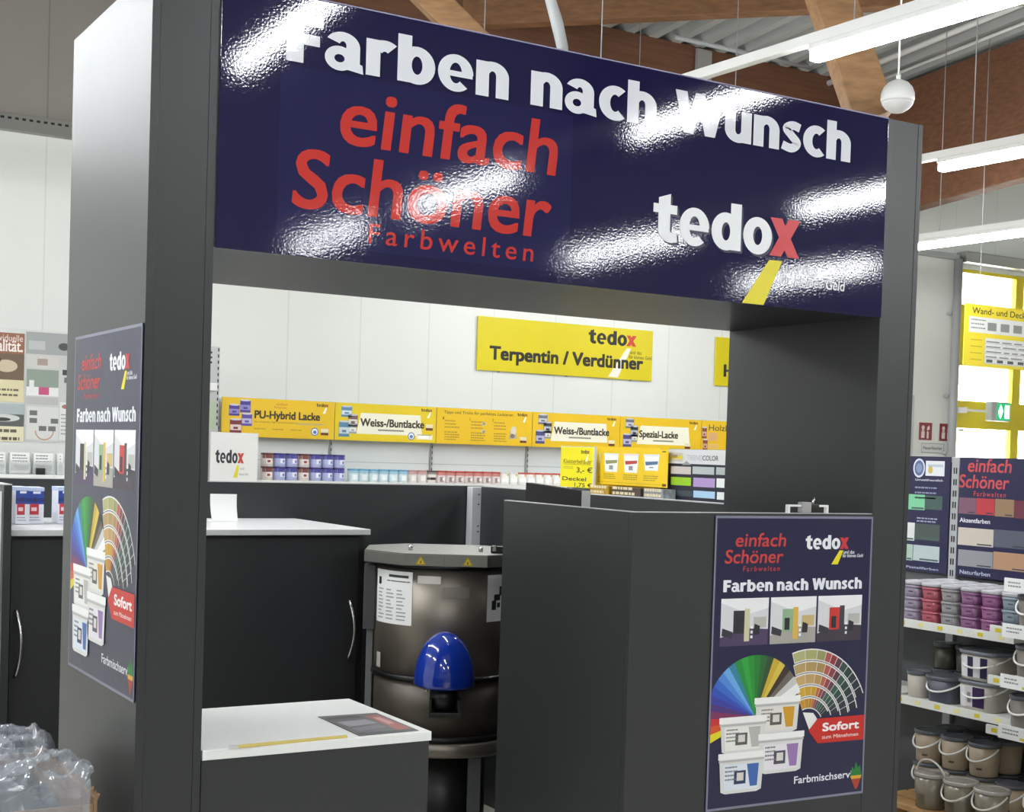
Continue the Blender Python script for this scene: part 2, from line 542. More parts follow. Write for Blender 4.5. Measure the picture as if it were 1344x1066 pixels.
# yellow glazed door wall
DY = mat('yellow_door_paint', '#e3cf1c', 0.35)
GLASS = mat('clear_glass', '#ffffff', 0.0, trans=1.0)
d = thing('door_1', 'tall yellow framed glazed door set in the white back wall', 'door', (DX0, Y1, 0), kind='structure')
WD = DX1-DX0
rows = [(0.0, 0.12), (1.55, 1.70), (2.07, 2.40), (2.82, 3.55), (3.93, DZ)]
b = MB()
for z0, z1 in rows:
    b.box(0, WD, 0.02, 0.10, z0, z1, DY, 0.004)
for x0, x1 in ((0, 0.03), (0.985, 1.13), (WD-0.06, WD)):
    b.box(x0, x1, 0.018, 0.102, 0, DZ, DY, 0.004)
b.build('door_frame', d)
for (z0, z1) in ((0.12, 1.55), (1.70, 2.07), (2.40, 2.82), (3.55, 3.93)):
    for x0, x1 in ((0.03, 0.985), (1.13, WD-0.06)):
        MB().box(x0, x1, 0.055, 0.063, z0, z1, GLASS).build('pane', d)
MB().box(0.05, 0.13, 0.005, 0.02, 2.03, 2.055, GREY_METAL, 0.002).build('door_latch', d)
tag(MB().box(0, 1.4, 0, 0.16, 0, 0.13, STEEL_L, 0.01).build('overhead_channel', loc=(12.2, Y1-0.17, 4.02)), 'grey metal channel housing mounted above the yellow door', 'channel')
tag(MB().box(0, 1.0, 0, 0.10, 0, 0.06, GREY_METAL, 0.01).build('overhead_channel', loc=(11.15, Y1-0.11, 4.05)), 'slim grey metal bracket rail on the wall beside the channel above the door', 'channel')
p = thing('downpipe', 'light grey vertical downpipe on the white wall beside the yellow door', 'pipe', (12.14, 8.5, 0))
MB().tube([(0, 0, 0), (0, 0, 4.05)], 0.05, GREY_METAL, 14).build('pipe', p)
for z in (1.75, 2.42, 3.4):
    MB().box(-0.065, 0.065, 0.02, 0.098, z, z+0.03, GREY_METAL).build('clamp', p)

# ---------------------------------------------------------------- strip lights
TUBE = mat('lit_diffuser', '#ffffff', 0.5, emit=('#fafdff', TUBE_POWER))
SKEW = 0.045           # the lamp rows run a little skew to the kiosk
def strip(x, y0, y1, label):
    t = thing('strip_light', label, 'light', (x-SKEW*y0, y0, 3.7), SKEW, 'white strip lights on the hanging rails')
    L = y1-y0
    MB().box(-0.035, 0.035, 0, L, 0.04, 0.070, WHITE_METAL, 0.004).build('housing', t)
    MB().box(-0.034, 0.034, 0.01, L-0.01, -0.02, 0.0395, TUBE, 0.012).build('diffuser', t)
    for yy in (0.25, L-0.25):
        MB().tube([(0.033, yy, 0.055), (0.033, yy, deck(y0+yy)-3.715)], 0.004, GREY_METAL, 5).build('suspension_wire', t)
def rail(x, y0, y1, label):
    o = MB().box(-0.028, 0.028, 0, y1-y0, 0, 0.055, WHITE_METAL, 0.003).build('lighting_rail', loc=(x-SKEW*y0, y0, 3.772))
    o.rotation_euler.z = SKEW
    tag(o, label, 'rail', 'white trunking rails over the aisles')
rowdefs = {
    -3.60: ([(-7.5, -5.6), (-4.4, -2.5), (-1.2, 0.7), (2.0, 3.9), (5.0, 6.9)], 'far outer row'),
    -1.00: ([(-8.0, -6.2), (-4.5, -2.7), (-0.6, 1.3), (1.5, 3.4), (3.6, 5.5), (5.7, 7.5)], 'row beside the kiosk side'),
    1.61: ([(-8.2, -6.3), (-4.52, -2.7), (0.5, 2.3), (2.9, 4.7)], 'row straight over the kiosk'),
    4.30: ([(-10.95, -9.1), (-8.0, -6.14), (-4.47, -2.6), (0.7, 2.47), (4.1, 6.0)], 'row over the paint aisle'),
    6.97: ([(-9.65, -7.5), (-5.84, -4.0), (-1.5, 0.4), (2.1, 3.96), (5.9, 7.7)], 'row over the second aisle'),
    9.71: ([(-10.05, -7.8), (-6.9, -4.6), (-1.2, 0.9), (4.6, 6.62)], 'row before the glazed door'),
}
ords = ['first', 'second', 'third', 'fourth', 'fifth', 'sixth']
for x, (segs, nm) in rowdefs.items():
    rail(x, -12.0, 4.9 if x == 1.61 else 7.6, 'white lighting rail carrying the %s of strip lights' % nm)
    for i, (a, c) in enumerate(segs):
        strip(x, a, c, 'lit white strip light, %s from the back wall in the %s' % (ords[len(segs)-1-i], nm))
o = MB().box(-0.03, 0.03, 0, 1.7, 0, 0.06, WHITE_METAL, 0.004).build('batten', loc=(4.50, 1.73, 4.33))
o.rotation_euler.z = 0.045
tag(o, 'unlit white batten hanging high under the roof above the header sign', 'light')
# ball loudspeaker
sp = thing('ball_speaker', 'white ball loudspeaker hanging on a thin cable by the timber strut', 'speaker', (5.387, 3.022, 3.804))
BALL = mat('white_speaker_shell', '#d9d9d6', 0.35)
MB().lathe([(0.002, 0.1), (0.03, 0.096), (0.06, 0.081), (0.085, 0.053), (0.098, 0.02), (0.1, -0.015), (0.096, -0.03)], BALL, 32, cap0=False).build('shell', sp)
MB().lathe([(0.096, -0.03), (0.09, -0.046), (0.07, -0.072), (0.04, -0.092), (0.002, -0.1)], mat('speaker_grille', '#c9c9c6', 0.5, bump=(400, 0.5)), 32, cap1=False).build('grille', sp)
MB().tube([(0, 0, 0.095), (0, 0, 0.13)], 0.014, WHITE_METAL, 10).build('gland', sp)
MB().tube([(0, 0, 0.12), (0, 0, deck(3.02)-3.815)], 0.006, WHITE_METAL, 6).build('cable', sp)

# ================================================================ SIGN ARTWORK SHARED
NAVY = '#1c1b44'
RED = '#c53a34'
RED2 = '#cc3038'
YEL = '#e6d813'
SHADOW = '#17163a'
def einfach(pr, u, v, wd, ht, layer=1, sub=True, col=RED):
    """two-line red script; (u, v) is the lower left of the block, wd x ht its size"""
    pr.text('einfach', u+0.165*wd, v+0.61*ht, u+wd, 0.335*ht, col, layer, bold=0.015, shear=0.10)
    pr.text('Sch\u00f6ner', u, v+0.20*ht, u+0.965*wd, 0.335*ht, col, layer, bold=0.015, shear=0.10)
    if sub:
        pr.text('Farbwelten', u+0.30*wd, v, u+0.91*wd, 0.125*ht, col, layer, bold=0.006, shear=0.06, spacing=1.35)
def wordmark(pr, u, v, wd, layer=1, fore='#eceef2', strap='#e7e8ee', streak=YEL, small=True, xcol=RED2, shadow=None):
    """bold lower-case wordmark with red x, tapering streak and two strap lines; (u, v) baseline left, wd its width"""
    cap = wd*0.247
    if shadow:
        s = wd*0.012
        pr.heavy('tedo', u+s, v-s, u+0.80*wd+s, cap, shadow, layer)
    pr.heavy('tedo', u, v, u+0.80*wd, cap, fore, layer+1)
    pr.heavy('x', u+0.785*wd, v, u+wd, cap*1.08, xcol, layer+2)
    pr.poly([(u+0.787*wd, v-0.025*wd), (u+0.880*wd, v-0.025*wd), (u+0.757*wd, v-0.272*wd), (u+0.606*wd, v-0.272*wd)], streak, layer+1)
    if small:
        pr.text('und das', u+0.882*wd, v-0.085*wd, u+1.14*wd, 0.062*wd, strap, layer+1, bold=0.02, shear=0.12)
        pr.text('f\u00fcr kleines Geld', u+0.862*wd, v-0.148*wd, u+1.35*wd, 0.058*wd, strap, layer+1, bold=0.02, shear=0.12)

# ================================================================ KIOSK PORTAL
HP, HL = 2.6406, 2.0431
PW, PD, XR = 0.1512, 0.6977, 2.2296
portal = thing('kiosk_portal', 'anthracite laminate kiosk portal of two deep pillars joined by a header', 'kiosk', (0, 0, 0))
def pillar(x0, x1):
    b = MB()
    b.box(x0, x0+0.019, 0, PD, 0, HP, LAM, 0.0008)
    b.box(x1-0.019, x1, 0, PD, 0, HP, LAM, 0.0008)
    b.box(x0+0.0195, x1-0.0195, 0.0012, 0.019, 0, HP, LAM)
    b.box(x0+0.0195, x1-0.0195, PD-0.019, PD-0.0012, 0, HP, LAM)
    b.box(x0+0.0195, x1-0.0195, 0.02, PD-0.02, HP-0.022, HP-0.001, LAM)
    return b
pillar(0, PW).build('pillar', portal)
pillar(XR, XR+0.152).build('pillar', portal)
b = MB()
b.box(PW, XR, 0.0, PD, HL, HL+0.019, LAM, 0.0006)
b.box(PW, XR, 0.0, 0.019, HL+0.0195, HP, LAM)
b.box(PW, XR, PD-0.019, PD, HL+0.0195, HP, LAM)
b.box(PW, XR, 0.02, PD-0.02, HP-0.02, HP-0.001, LAM)
b.build('header', portal)

# header sign
FILM = mat('glossy_navy_film', '#1d1c42', 0.035, spec=0.45, bump=(170, 0.043))
FILM2 = mat('glossy_navy_sticker', '#22214c', 0.045, spec=0.4, bump=(170, 0.043))
def film(hexs):
    return mat('film_' + hexs[1:], hexs, 0.045, spec=0.4, bump=(170, 0.043))
hs = thing('header_sign', 'long glossy navy header sign reading Farben nach Wunsch in white', 'sign', (PW+0.003, -0.006, HL-0.002))
SW = XR-PW-0.003
MB().box(0, SW, 0.0, 0.005, 0, HP-HL-0.002, FILM, 0.001).build('panel', hs)
MB().box(0, SW, -0.001, 0.005, HP-HL-0.0015, HP-HL+0.0015, mat('pale_film_edge', '#8f8fb0', 0.4)).build('top_trim', hs)
ox, oz = PW+0.003, HL-0.002
pr = Print()
for s, a, c in (('Farben', 0.309, 0.904), ('nach', 0.969, 1.366), ('Wunsch', 1.428, 2.078)):
    pr.heavy(s, a-ox+0.006, 2.482-oz, c-ox+0.006, 0.112, SHADOW, 1, m=film(SHADOW))
    pr.heavy(s, a-ox, 2.486-oz, c-ox, 0.112, '#e6e8f0', 2, m=film('#e6e8f0'), join=True)
pr.build('lettering', hs)
st = MB().box(0.297-ox, 1.100-ox, -0.0006, 0, 2.070-oz, 2.476-oz, FILM2).build('sticker', hs)
pr = Print(0.001)
pr.text('einfach', 0.448-ox, 2.315-oz, 1.056-ox, 0.138, RED, 1, bold=0.02, shear=0.09, m=film(RED))
pr.text('Sch\u00f6ner', 0.332-ox, 2.153-oz, 1.042-ox, 0.138, RED, 1, bold=0.02, shear=0.09, m=film(RED))
pr.text('Farbwelten', 0.528-ox, 2.090-oz, 0.992-ox, 0.047, RED, 1, bold=0.005, shear=0.06, spacing=1.35, m=film(RED))
pr.build('lettering', st)
pr = Print()
wordmark(pr, 1.367-ox, 2.185-oz, 0.525, 1, shadow=SHADOW)
pr.build('logo', hs)

# ================================================================ LAMINATED POSTERS (A1)
def poster_art(t):
    W, H = 0.594, 0.841
    MB().box(0, W, 0, 0.002, 0, H, mat('poster_navy', '#1b1a40', 0.3, spec=0.5, bump=(25, 0.15)), 0.0003).build('sheet', t)
    pr = Print()
    e = '#7d7f92'
    for r in ((0, 0, W, 0.007), (0, H-0.007, W, H), (0, 0, 0.006, H), (W-0.006, 0, W, H)):
        pr.rect(*r, e, 0)
    pr.build('film_border', t)
    pr = Print()
    einfach(pr, 0.037, 0.682, 0.221, 0.116)
    pr.heavy('Farben nach Wunsch', 0.035, 0.624, 0.558, 0.034, '#e9ebf2', 1)
    pr.text('Farbmischservice', 0.321, 0.052, 0.582, 0.022, '#e9ebf2', 1, bold=0.02)
    pr.build('lettering', t)
    pr = Print(); wordmark(pr, 0.332, 0.744, 0.168, 1); pr.build('logo', t)
    for i, (u, acc, acc2, floor_) in enumerate(((0.030, '#2c2530', '#cfc9a6', '#4b3a5e'), (0.210, '#8fb08c', '#d9b24e', '#a8a49b'), (0.389, '#c8302f', '#3a3c42', '#3d3440'))):
        pr = Print()
        v0, v1, wd = 0.469, 0.605, 0.172
        pr.rect(u, v0, u+wd, v1, '#d8d8dc', 0)
        pr.poly([(u, v1), (u+wd, v1), (u+wd, v1-0.03), (u+0.10, v1-0.045), (u, v1-0.012)], '#eeeef0', 1)
        pr.poly([(u, v0), (u+wd, v0), (u+wd, v0+0.045), (u+0.09, v0+0.05), (u, v0+0.025)], floor_, 1)
        pr.rect(u+0.045, v0+0.035, u+0.085, v1-0.035, acc, 2)
        pr.rect(u+0.053, v0+0.040, u+0.072, v0+0.075, '#23232a', 3)
        pr.rect(u+0.085, v0+0.012, u+0.104, v1-0.03, acc2, 2)
        pr.rect(u+0.118, v0+0.05, u+0.165, v1-0.055, '#cbb27a' if i == 1 else '#b9b9b2', 2)
        pr.poly([(u+0.118, v0+0.03), (u+0.14, v0+0.03), (u+0.142, v0+0.055), (u+0.122, v0+0.062)], '#26262c', 3)
        pr.poly([(u+0.004, v0+0.03), (u+0.04, v0+0.022), (u+0.044, v0+0.04), (u+0.006, v0+0.052)], '#33303a', 3)
        for q in range(3):
            pr.rect(u+0.108, v0+0.02+q*0.014, u+0.116, v0+0.028+q*0.014, '#f0f0f0', 3)
        pr.build('photo_panel', t)
    # open colour fan
    pr = Print()
    cu, cv = 0.165, 0.262
    cols = ['#e3d51c', '#d9541f', '#c62a2a', '#7d2c5c', '#4a2f78', '#3a3c9c', '#2f4fb4', '#3566c4', '#4f86d4', '#6aa7e2', '#2f7f9a', '#1f8a3a', '#2aa03c', '#1f8f30', '#1c7a2c', '#1e6428', '#2b4a2a', '#c9a92e', '#d8bf4a', '#3a2c22', '#6b6258', '#c9c9c6', '#eeeeec']
    a0, a1 = math.radians(203), math.radians(22)
    nb = len(cols)
    for i, c in enumerate(cols):
        s = a0+(a1-a0)*i/nb; e2 = a0+(a1-a0)*(i+1.25)/nb
        R = 0.178
        pts = [(cu, cv)]
        for a in (s, (s+e2)/2, e2):
            x = cu+R*math.cos(a); y = cv+R*math.sin(a)
            if x < 0.007:
                k = (0.007-cu)/(x-cu); x = 0.007; y = cv+(y-cv)*k
            pts.append((x, y))
        pr.poly(pts, c, i*0.12)
    pr.build('colour_fan', t)
    # curved colour strips
    pr = Print()
    sets = [['#b3b27a', '#a9a86c', '#9a9a5e', '#b0524a', '#8c3038', '#5a2c40', '#2c4a44', '#1f3a34', '#24343a', '#202c34', '#1a2028'],
            ['#b79a62', '#b0925a', '#a98a50', '#b05a4a', '#8a3a40', '#56303e', '#2f5048', '#244038', '#24343a', '#20303a', '#1c242c'],
            ['#c9a56c', '#c09c64', '#b8935a', '#b8644c', '#943e40', '#5c3844', '#34584e', '#284840', '#28383e', '#243038', '#222a30'],
            ['#d2a62a', '#cda026', '#c89a22', '#c06a34', '#984440', '#604048', '#3a6054', '#2e5046', '#2c3c42', '#28343a', '#262e34'],
            ['#c8921e', '#c28c1c', '#ba8418', '#b8642e', '#90403c', '#5c3c44', '#365a50', '#2a4a42', '#2a383e', '#263036', '#242c32']]
    for k in range(5):
        r1 = 0.232-0.036*k; r0 = r1-0.030
        s, e2 = math.radians(107+k*1.5), math.radians((23, 14, 13, 20, 30)[k])
        pr.band(0.365, 0.215, r0-0.001, r1+0.003, s, e2, '#e4e4e2', 0, 14)
        m = len(sets[k])
        for i, c in enumerate(sets[k]):
            wgt = [1.6, 1.6, 1.2, 0.8, 0.8, 0.8, 0.9, 0.9, 0.9, 0.9, 0.9]
            t0 = sum(wgt[:i])/sum(wgt); t1 = sum(wgt[:i+1])/sum(wgt)
            pr.band(0.365, 0.215, r0+0.002, r1-0.001, s+(e2-s)*(t0+0.006), s+(e2-s)*t1, c, 1, 4)
    pr.poly([(0.345, 0.262), (0.385, 0.258), (0.405, 0.235), (0.372, 0.208)], '#ecece8', 2)
    pr.build('colour_strips', t)
    # paint tubs printed
    for (u, v, wd, h, lab, a, c) in ((0.165, 0.209, 0.166, 0.106, '#e6e2da', '#d19a24', '#5a5650'), (0.183, 0.091, 0.166, 0.118, '#e8e4ea', '#9a78b0', '#4a4658'), (0.040, 0.160, 0.166, 0.105, '#ebebe6', '#b9b9b4', '#56585a'), (0.040, 0.045, 0.163, 0.117, '#dfe6f0', '#3f66ac', '#22345c')):
        pr = Print(0.0020 if v < 0.1 else 0.0013 if v < 0.19 else 0.0007)
        pr.poly([(u, v+h), (u+wd, v+h), (u+wd*0.955, v+0.006), (u+wd*0.85, v), (u+wd*0.15, v), (u+wd*0.055, v+0.006)], '#dcdcd8', 0)
        pr.rect(u-0.003, v+h-0.018, u+wd+0.003, v+h, '#f2f2f0', 1)
        pr.rect(u-0.001, v+h-0.026, u+wd+0.001, v+h-0.020, '#b9b9b8', 1)
        pr.poly([(u+wd*0.10, v+h*0.72), (u+wd*0.90, v+h*0.72), (u+wd*0.87, v+h*0.08), (u+wd*0.13, v+h*0.08)], lab, 1)
        pr.poly([(u+wd*0.62, v+h*0.70), (u+wd*0.89, v+h*0.70), (u+wd*0.86, v+h*0.14), (u+wd*0.70, v+h*0.14)], a, 2)
        pr.rect(u+wd*0.34, v+h*0.22, u+wd*0.60, v+h*0.55, c, 3)
        pr.rect(u+wd*0.40, v+h*0.30, u+wd*0.55, v+h*0.50, '#d9d4cc', 4)
        pr.lines(u+wd*0.14, v+h*0.63, u+wd*0.42, 4, h*0.10, h*0.04, '#77777a', 3, seed=int(u*900+v*77))
        pr.build('printed_tub', t)
    pr = Print()
    pr.poly([(0.368, 0.207), (0.402, 0.240), (0.587, 0.240), (0.587, 0.165), (0.405, 0.166)], '#c8281e', 11)
    pr.text('Sofort', 0.422, 0.200, 0.567, 0.026, '#f2ecec', 12, bold=0.05)
    pr.text('zum Mitnehmen', 0.421, 0.178, 0.565, 0.011, '#eed8d6', 12, bold=0.02)
    pr.build('price_tag', t)
    pr = Print()
    pr.poly([(0.541, 0.057), (0.546, 0.085), (0.556, 0.076), (0.561, 0.100), (0.570, 0.080), (0.578, 0.088), (0.585, 0.057)], '#1f7a34', 2)
    pr.poly([(0.541, 0.057), (0.585, 0.057), (0.583, 0.047), (0.545, 0.047)], '#d9a62c', 3)
    pr.poly([(0.543, 0.050), (0.584, 0.050), (0.570, 0.018), (0.562, 0.014)], '#a83a26', 2)
    pr.build('brush_emblem', t)
t = thing('framed_poster', 'navy paint service poster clipped to the front of the low cabinet', 'poster', (2.2296-0.594*math.cos(-0.031)+0.0, -0.0035+0.594*math.sin(0.031), 0.6009), -0.031, 'navy paint mixing posters')
poster_art(t)
dup(t, (-0.0035, 0.5990, 1.0205), -PI/2, 'navy paint service poster stuck to the outer side of the tall portal pillar')

# ================================================================ KIOSK FURNITURE
# low service counter between the pillars
c = thing('service_counter', 'low anthracite counter with thick white worktop beside the tall pillar', 'counter', (0.155, 0.0, 0))
CW = 0.743-0.155
b = MB()
b.box(0, CW-0.004, 0.006, 0.024, 0, 0.8785, LAM, 0.0006)
b.box(CW-0.022, CW-0.004, 0.0245, 0.49, 0, 0.8785, LAM, 0.0006)
b.box(0, 0.018, 0.0245, 0.49, 0, 0.8785, LAM)
b.box(0.0185, CW-0.0225, 0.47, 0.488, 0, 0.8785, LAM)
b.build('body', c)
MB().box(0, CW, 0, 0.495, 0.879, 0.902, WHITE_TOP, 0.002).build('worktop', c)
# flyer and yellow strip lying on it
fl = thing('flyer', 'dark grey and red printed flyer lying on the white counter', 'flyer', (0.155, 0, 0.902))
MB().prism([(q[0]-0.155, q[1]) for q in ((0.5551, 0.2750), (0.7187, 0.2668), (0.7150, 0.0182), (0.5514, 0.0150))], 0.0003, 0.0016, mat('flyer_grey', '#4a474c', 0.35), axis='z').build('sheet', fl)
def onflyer(s, t):
    A, B, Cc, D = [Vector(q) for q in ((0.5551, 0.2750), (0.7187, 0.2668), (0.7150, 0.0182), (0.5514, 0.0150))]
    p = (A*(1-s)+B*s)*(1-t) + (D*(1-s)+Cc*s)*t
    return (p.x-0.155, p.y, 0.0022)
def flyer_poly(b, pts, hexs, dz=0):
    b.add([(onflyer(*q)[0], onflyer(*q)[1], 0.002+dz) for q in pts], [tuple(range(len(pts)))], ink(hexs))
b = MB()
flyer_poly(b, [(0.05, 0.08), (0.62, 0.08), (0.62, 0.20), (0.05, 0.20)], '#2e2c32')
flyer_poly(b, [(0.08, 0.34), (0.60, 0.30), (0.66, 0.52), (0.12, 0.60)], '#8a8890')
flyer_poly(b, [(0.10, 0.66), (0.62, 0.60), (0.66, 0.74), (0.14, 0.82)], '#6f6c74')
flyer_poly(b, [(0.70, 0.15), (0.94, 0.12), (0.95, 0.88), (0.72, 0.92)], '#a4504c')
flyer_poly(b, [(0.76, 0.25), (0.88, 0.25), (0.89, 0.60), (0.77, 0.62)], '#c98a86', 0.0003)
flyer_poly(b, [(0.02, 0.90), (0.98, 0.93), (0.98, 0.97), (0.02, 0.97)], '#26242a')
b.build('print', fl, recalc=False)
ys = thing('measuring_strip', 'thin yellow paper strip lying along the edge of the white counter', 'strip', (0.155, 0, 0.902))
MB().prism([(q[0]-0.155, q[1]) for q in ((0.2501, 0.0261), (0.5279, 0.0344), (0.5184, 0.0090), (0.2386, -0.0053))], 0.0003, 0.0016, mat('yellow_paper', '#cdb53a', 0.5), axis='z').build('strip', ys)
MB().prism([(q[0]-0.155, q[1]) for q in ((0.2264, 0.0268), (0.2501, 0.0261), (0.2386, -0.0053), (0.2152, -0.0044))], 0.0003, 0.0016, ink('#c9c9c6'), axis='z').build('end_tab', ys)

# waist-high cabinet screen between counter and right pillar
CH = 1.4501
cb = thing('cabinet', 'anthracite cabinet carcass with a poster on its front, open on top', 'cabinet', (2.2296-0.8726*math.cos(0.031), 0.8726*math.sin(0.031), 0), -0.031)
b = MB()
b.box(0.0, 0.8715, 0.0, 0.019, 0, CH-0.0012, LAM, 0.0006)
b.build('front_panel', cb)
b = MB()
b.box(0.0, 0.019, 0.0195, 0.725, 0, CH-0.0012, LAM, 0.0006)
b.build('side_panel', cb)
b = MB()
b.box(0.0, 0.8715, 0.0, 0.019, CH-0.001, CH+0.001, EDGE_LIGHT)
b.box(0.0, 0.019, 0.0195, 0.725, CH-0.001, CH+0.001, EDGE_LIGHT)
b.build('top_edging', cb)
# thin black panel standing inside the kiosk behind the carcass
P1, P2 = Vector((1.8314, 1.3724, 0)), Vector((1.4413, 0.3821, 0))
P1 = P1+(P2-P1)*0.11
L = (P2-P1).length
bp = thing('standing_panel', 'thin black standing panel with pale end edge behind the cabinet carcass', 'panel', P1, math.atan2(P2.y-P1.y, P2.x-P1.x))
MB().box(0, L, -0.012, 0.012, 0, 1.495, mat('matt_black', '#0b0b0c', 0.7, spec=0.2), 0.002).build('board', bp)
MB().box(L, L+0.004, -0.013, 0.013, 0, 1.495, mat('pale_end_trim', '#c4c4c2', 0.4), 0.001).build('end_trim', bp)
# clamp on the edge of the front panel
ck = thing('clamp_bracket', 'small white clamp bracket with grey screw on the top edge of the cabinet', 'bracket', (2.2296-0.325*math.cos(0.031), 0.325*math.sin(0.031)+0.011, CH+0.001), -0.031)
b = MB()
b.box(0, 0.155, -0.006, 0.006, 0.018, 0.024, WHITE_METAL, 0.001)
b.box(0, 0.008, -0.006, 0.006, 0.0, 0.018, WHITE_METAL)
b.box(0.147, 0.155, -0.006, 0.006, 0.0, 0.018, WHITE_METAL)
b.build('frame', ck)
b = MB()
b.box(0.05, 0.085, -0.011, 0.011, 0.001, 0.032, mat('clamp_grey', '#a2a2a0', 0.4), 0.003)
b.box(0.078, 0.118, -0.008, 0.008, 0.012, 0.026, BLACK, 0.003)
b.build('clamp_body', ck)
MB().tube([(0.096, 0, 0.022), (0.104, 0, 0.046)], 0.004, CHROME, 8).build('screw', ck)

# divider screens round the back of the kiosk
SH = 1.446
def screen(x0, x1, y0, y1, label):
    t = thing('divider_screen', label, 'screen', (x0, y0, 0))
    MB().box(0, x1-x0, 0, y1-y0, 0, SH-0.004, LAM, 0.0006).build('panel', t)
    MB().box(0, x1-x0, 0, y1-y0, SH-0.0038, SH, EDGE_LIGHT).build('top_edging', t)
    return t
screen(0.02, 2.36, 2.585, 2.610, 'long dark grey divider screen closing the rear of the kiosk')
screen(2.310, 2.335, 0.70, 2.52, 'dark grey divider screen closing the kiosk side beyond the clamp bracket')
sl = screen(0.062, 0.088, 1.775, 2.583, 'dark grey divider screen end beside the cabinet with a slim bow handle')
ls = thing('leaflet_poster', 'pale blue and beige poster strip on the outer face of the divider screen end', 'poster', (0.059, 2.56, 0.72), -PI/2)
MB().box(0, 0.76, 0, 0.002, 0, 0.70, mat('poster_paper', '#c9cbd2', 0.4)).build('sheet', ls)
pr = Print(); pr.rect(0.02, 0.40, 0.74, 0.68, '#5d74a8', 0); pr.rect(0.02, 0.22, 0.74, 0.38, '#cbb98a', 0); pr.rect(0.02, 0.02, 0.74, 0.2, '#3c3c40', 0)
pr.lines(0.05, 0.62, 0.7, 6, 0.03, 0.012, '#e4e6ee', 1, 4); pr.build('print', ls)
cp = thing('corner_post', 'pale grey metal corner post with screw holes joining the divider screens', 'post', (2.268, 2.528, 0))
MB().box(0, 0.07, 0, 0.05, 0, 1.44, mat('pale_post_metal', '#c4c5c6', 0.4), 0.003).build('post', cp)
b = MB()
for z in (1.405, 1.36, 1.26, 1.235):
    b.tube([(0.035, -0.0008, z), (0.035, 0.0005, z)], 0.004, BLACK, 8)
b.build('screw_hole', cp)

# tall storage cabinets with a shared worktop at the rear
TZ = 1.268
CF = 1.835
def storage(x0, x1, hx, label, z=TZ):
    t = thing('storage_cabinet', label, 'cabinet', (x0, CF, 0), 0, 'storage cabinets at the rear of the kiosk')
    wd = x1-x0
    DARK = mat('cabinet_black', '#222325', 0.45, bump=(900, 0.04))
    b = MB()
    b.box(0, wd, 0.021, 0.74, 0, z, DARK, 0.0008)
    b.build('body', t)
    dr = MB().box(0.002, wd-0.035 if x1 > 1 else wd-0.002, 0, 0.0205, 0.08, z-0.012, DARK, 0.001).build('door', t)
    b = MB()
    z0, z1 = 0.79, 1.02
    pts = []
    for i in range(13):
        s = i/12
        pts.append((hx-x0+0.012*math.sin(PI*s), -0.004-0.030*math.sin(PI*s), z0+(z1-z0)*s))
    b.tube(pts, 0.0055, CHROME, 8)
    b.build('handle', dr)
storage(0.100, 0.755, 0.121, 'black storage cabinet door with a slim bow handle seen past the tall pillar')
storage(0.757, 1.418, 1.347, 'wide black storage cabinet with a bow handle beside the paint machine')
wt = thing('rear_worktop', 'pale grey worktop running over the black storage cabinets', 'worktop', (0.095, 1.82, TZ+0.001))
MB().box(0, 1.425-0.095, 0, 0.758, 0, 0.022, mat('pale_grey_worktop', '#c9c9ca', 0.3, vary=(60, 0.02)), 0.003).build('slab', wt)
TT = TZ+0.024
# propped white card
cd = thing('paper_card', 'blank white card propped on the pale rear worktop by the pillar', 'card', (0.9535, 2.30, TT))
b = MB()
n = 10
v, f = [], []
for i in range(n+1):
    s = i/n
    y = 0.012*s + 0.006*math.sin(s*PI)
    v += [(0.006*(1-s)**2, y, 0.110*s), (0.117-0.003*math.sin(s*PI*0.5), y+0.012, 0.109*s)]
f = [(2*i, 2*i+1, 2*i+3, 2*i+2) for i in range(n)]
b.add(v, f, PAPER, True)
b.add([(p[0], p[1]+0.0015, p[2]) for p in v], f, PAPER, True)
b.add([(0.006, 0.003, 0.0), (0.117, 0.014, 0.0), (0.120, 0.12, 0.0015), (0.010, 0.11, 0.0015)], [(0, 1, 2, 3)], PAPER)
b.build('sheet', cd)
# blue and white cartons
def carton(x, y, wd, dp, ht, rot, label):
    t = thing('paint_carton', label, 'carton', (x, y, TT), rot, 'blue topped cartons on the rear worktop')
    b = MB()
    b.box(-wd/2, wd/2, -dp/2, dp/2, 0, ht, mat('carton_white', '#dcdee6', 0.4), 0.002)
    b.build('box', t)
    pr = Print()
    pr.rect(-wd/2, ht*0.55, wd/2, ht, '#2c4592', 0); pr.rect(-wd/2, ht*0.62, wd/2, ht*0.72, '#1f3272', 1)
    pr.rect(-wd*0.40, ht*0.26, wd*0.18, ht*0.56, '#b8343c', 1); pr.rect(-wd*0.2, ht*0.84, wd*0.28, ht*0.90, '#dfe3ee', 1)
    pr.rect(-wd*0.3, ht*0.36, wd*0.05, ht*0.46, '#e2c6c8', 2); pr.rect(-wd*0.12, ht*0.60, wd*0.02, ht*0.74, '#3a2a44', 2)
    pr.lines(-wd*0.4, ht*0.17, wd*0.4, 2, ht*0.07, ht*0.025, '#8b90a4', 1, 2)
    o = pr.build('label_print', t); o.location.y = -dp/2
    MB().box(-wd/2-0.001, wd/2+0.001, -dp/2-0.001, dp/2+0.001, ht-0.012, ht+0.002, mat('carton_lid', '#b9c4e0', 0.35), 0.002).build('lid', t)
carton(0.190, 2.16, 0.047, 0.10, 0.132, 0.05, 'blue topped white carton with a red label at the end of the worktop')
carton(0.246, 2.18, 0.054, 0.10, 0.130, -0.04, 'second blue topped carton, touching the first one near the pillar')
carton(0.352, 2.20, 0.052, 0.10, 0.132, 0.0, 'third blue topped carton standing apart, half hidden by the pillar')

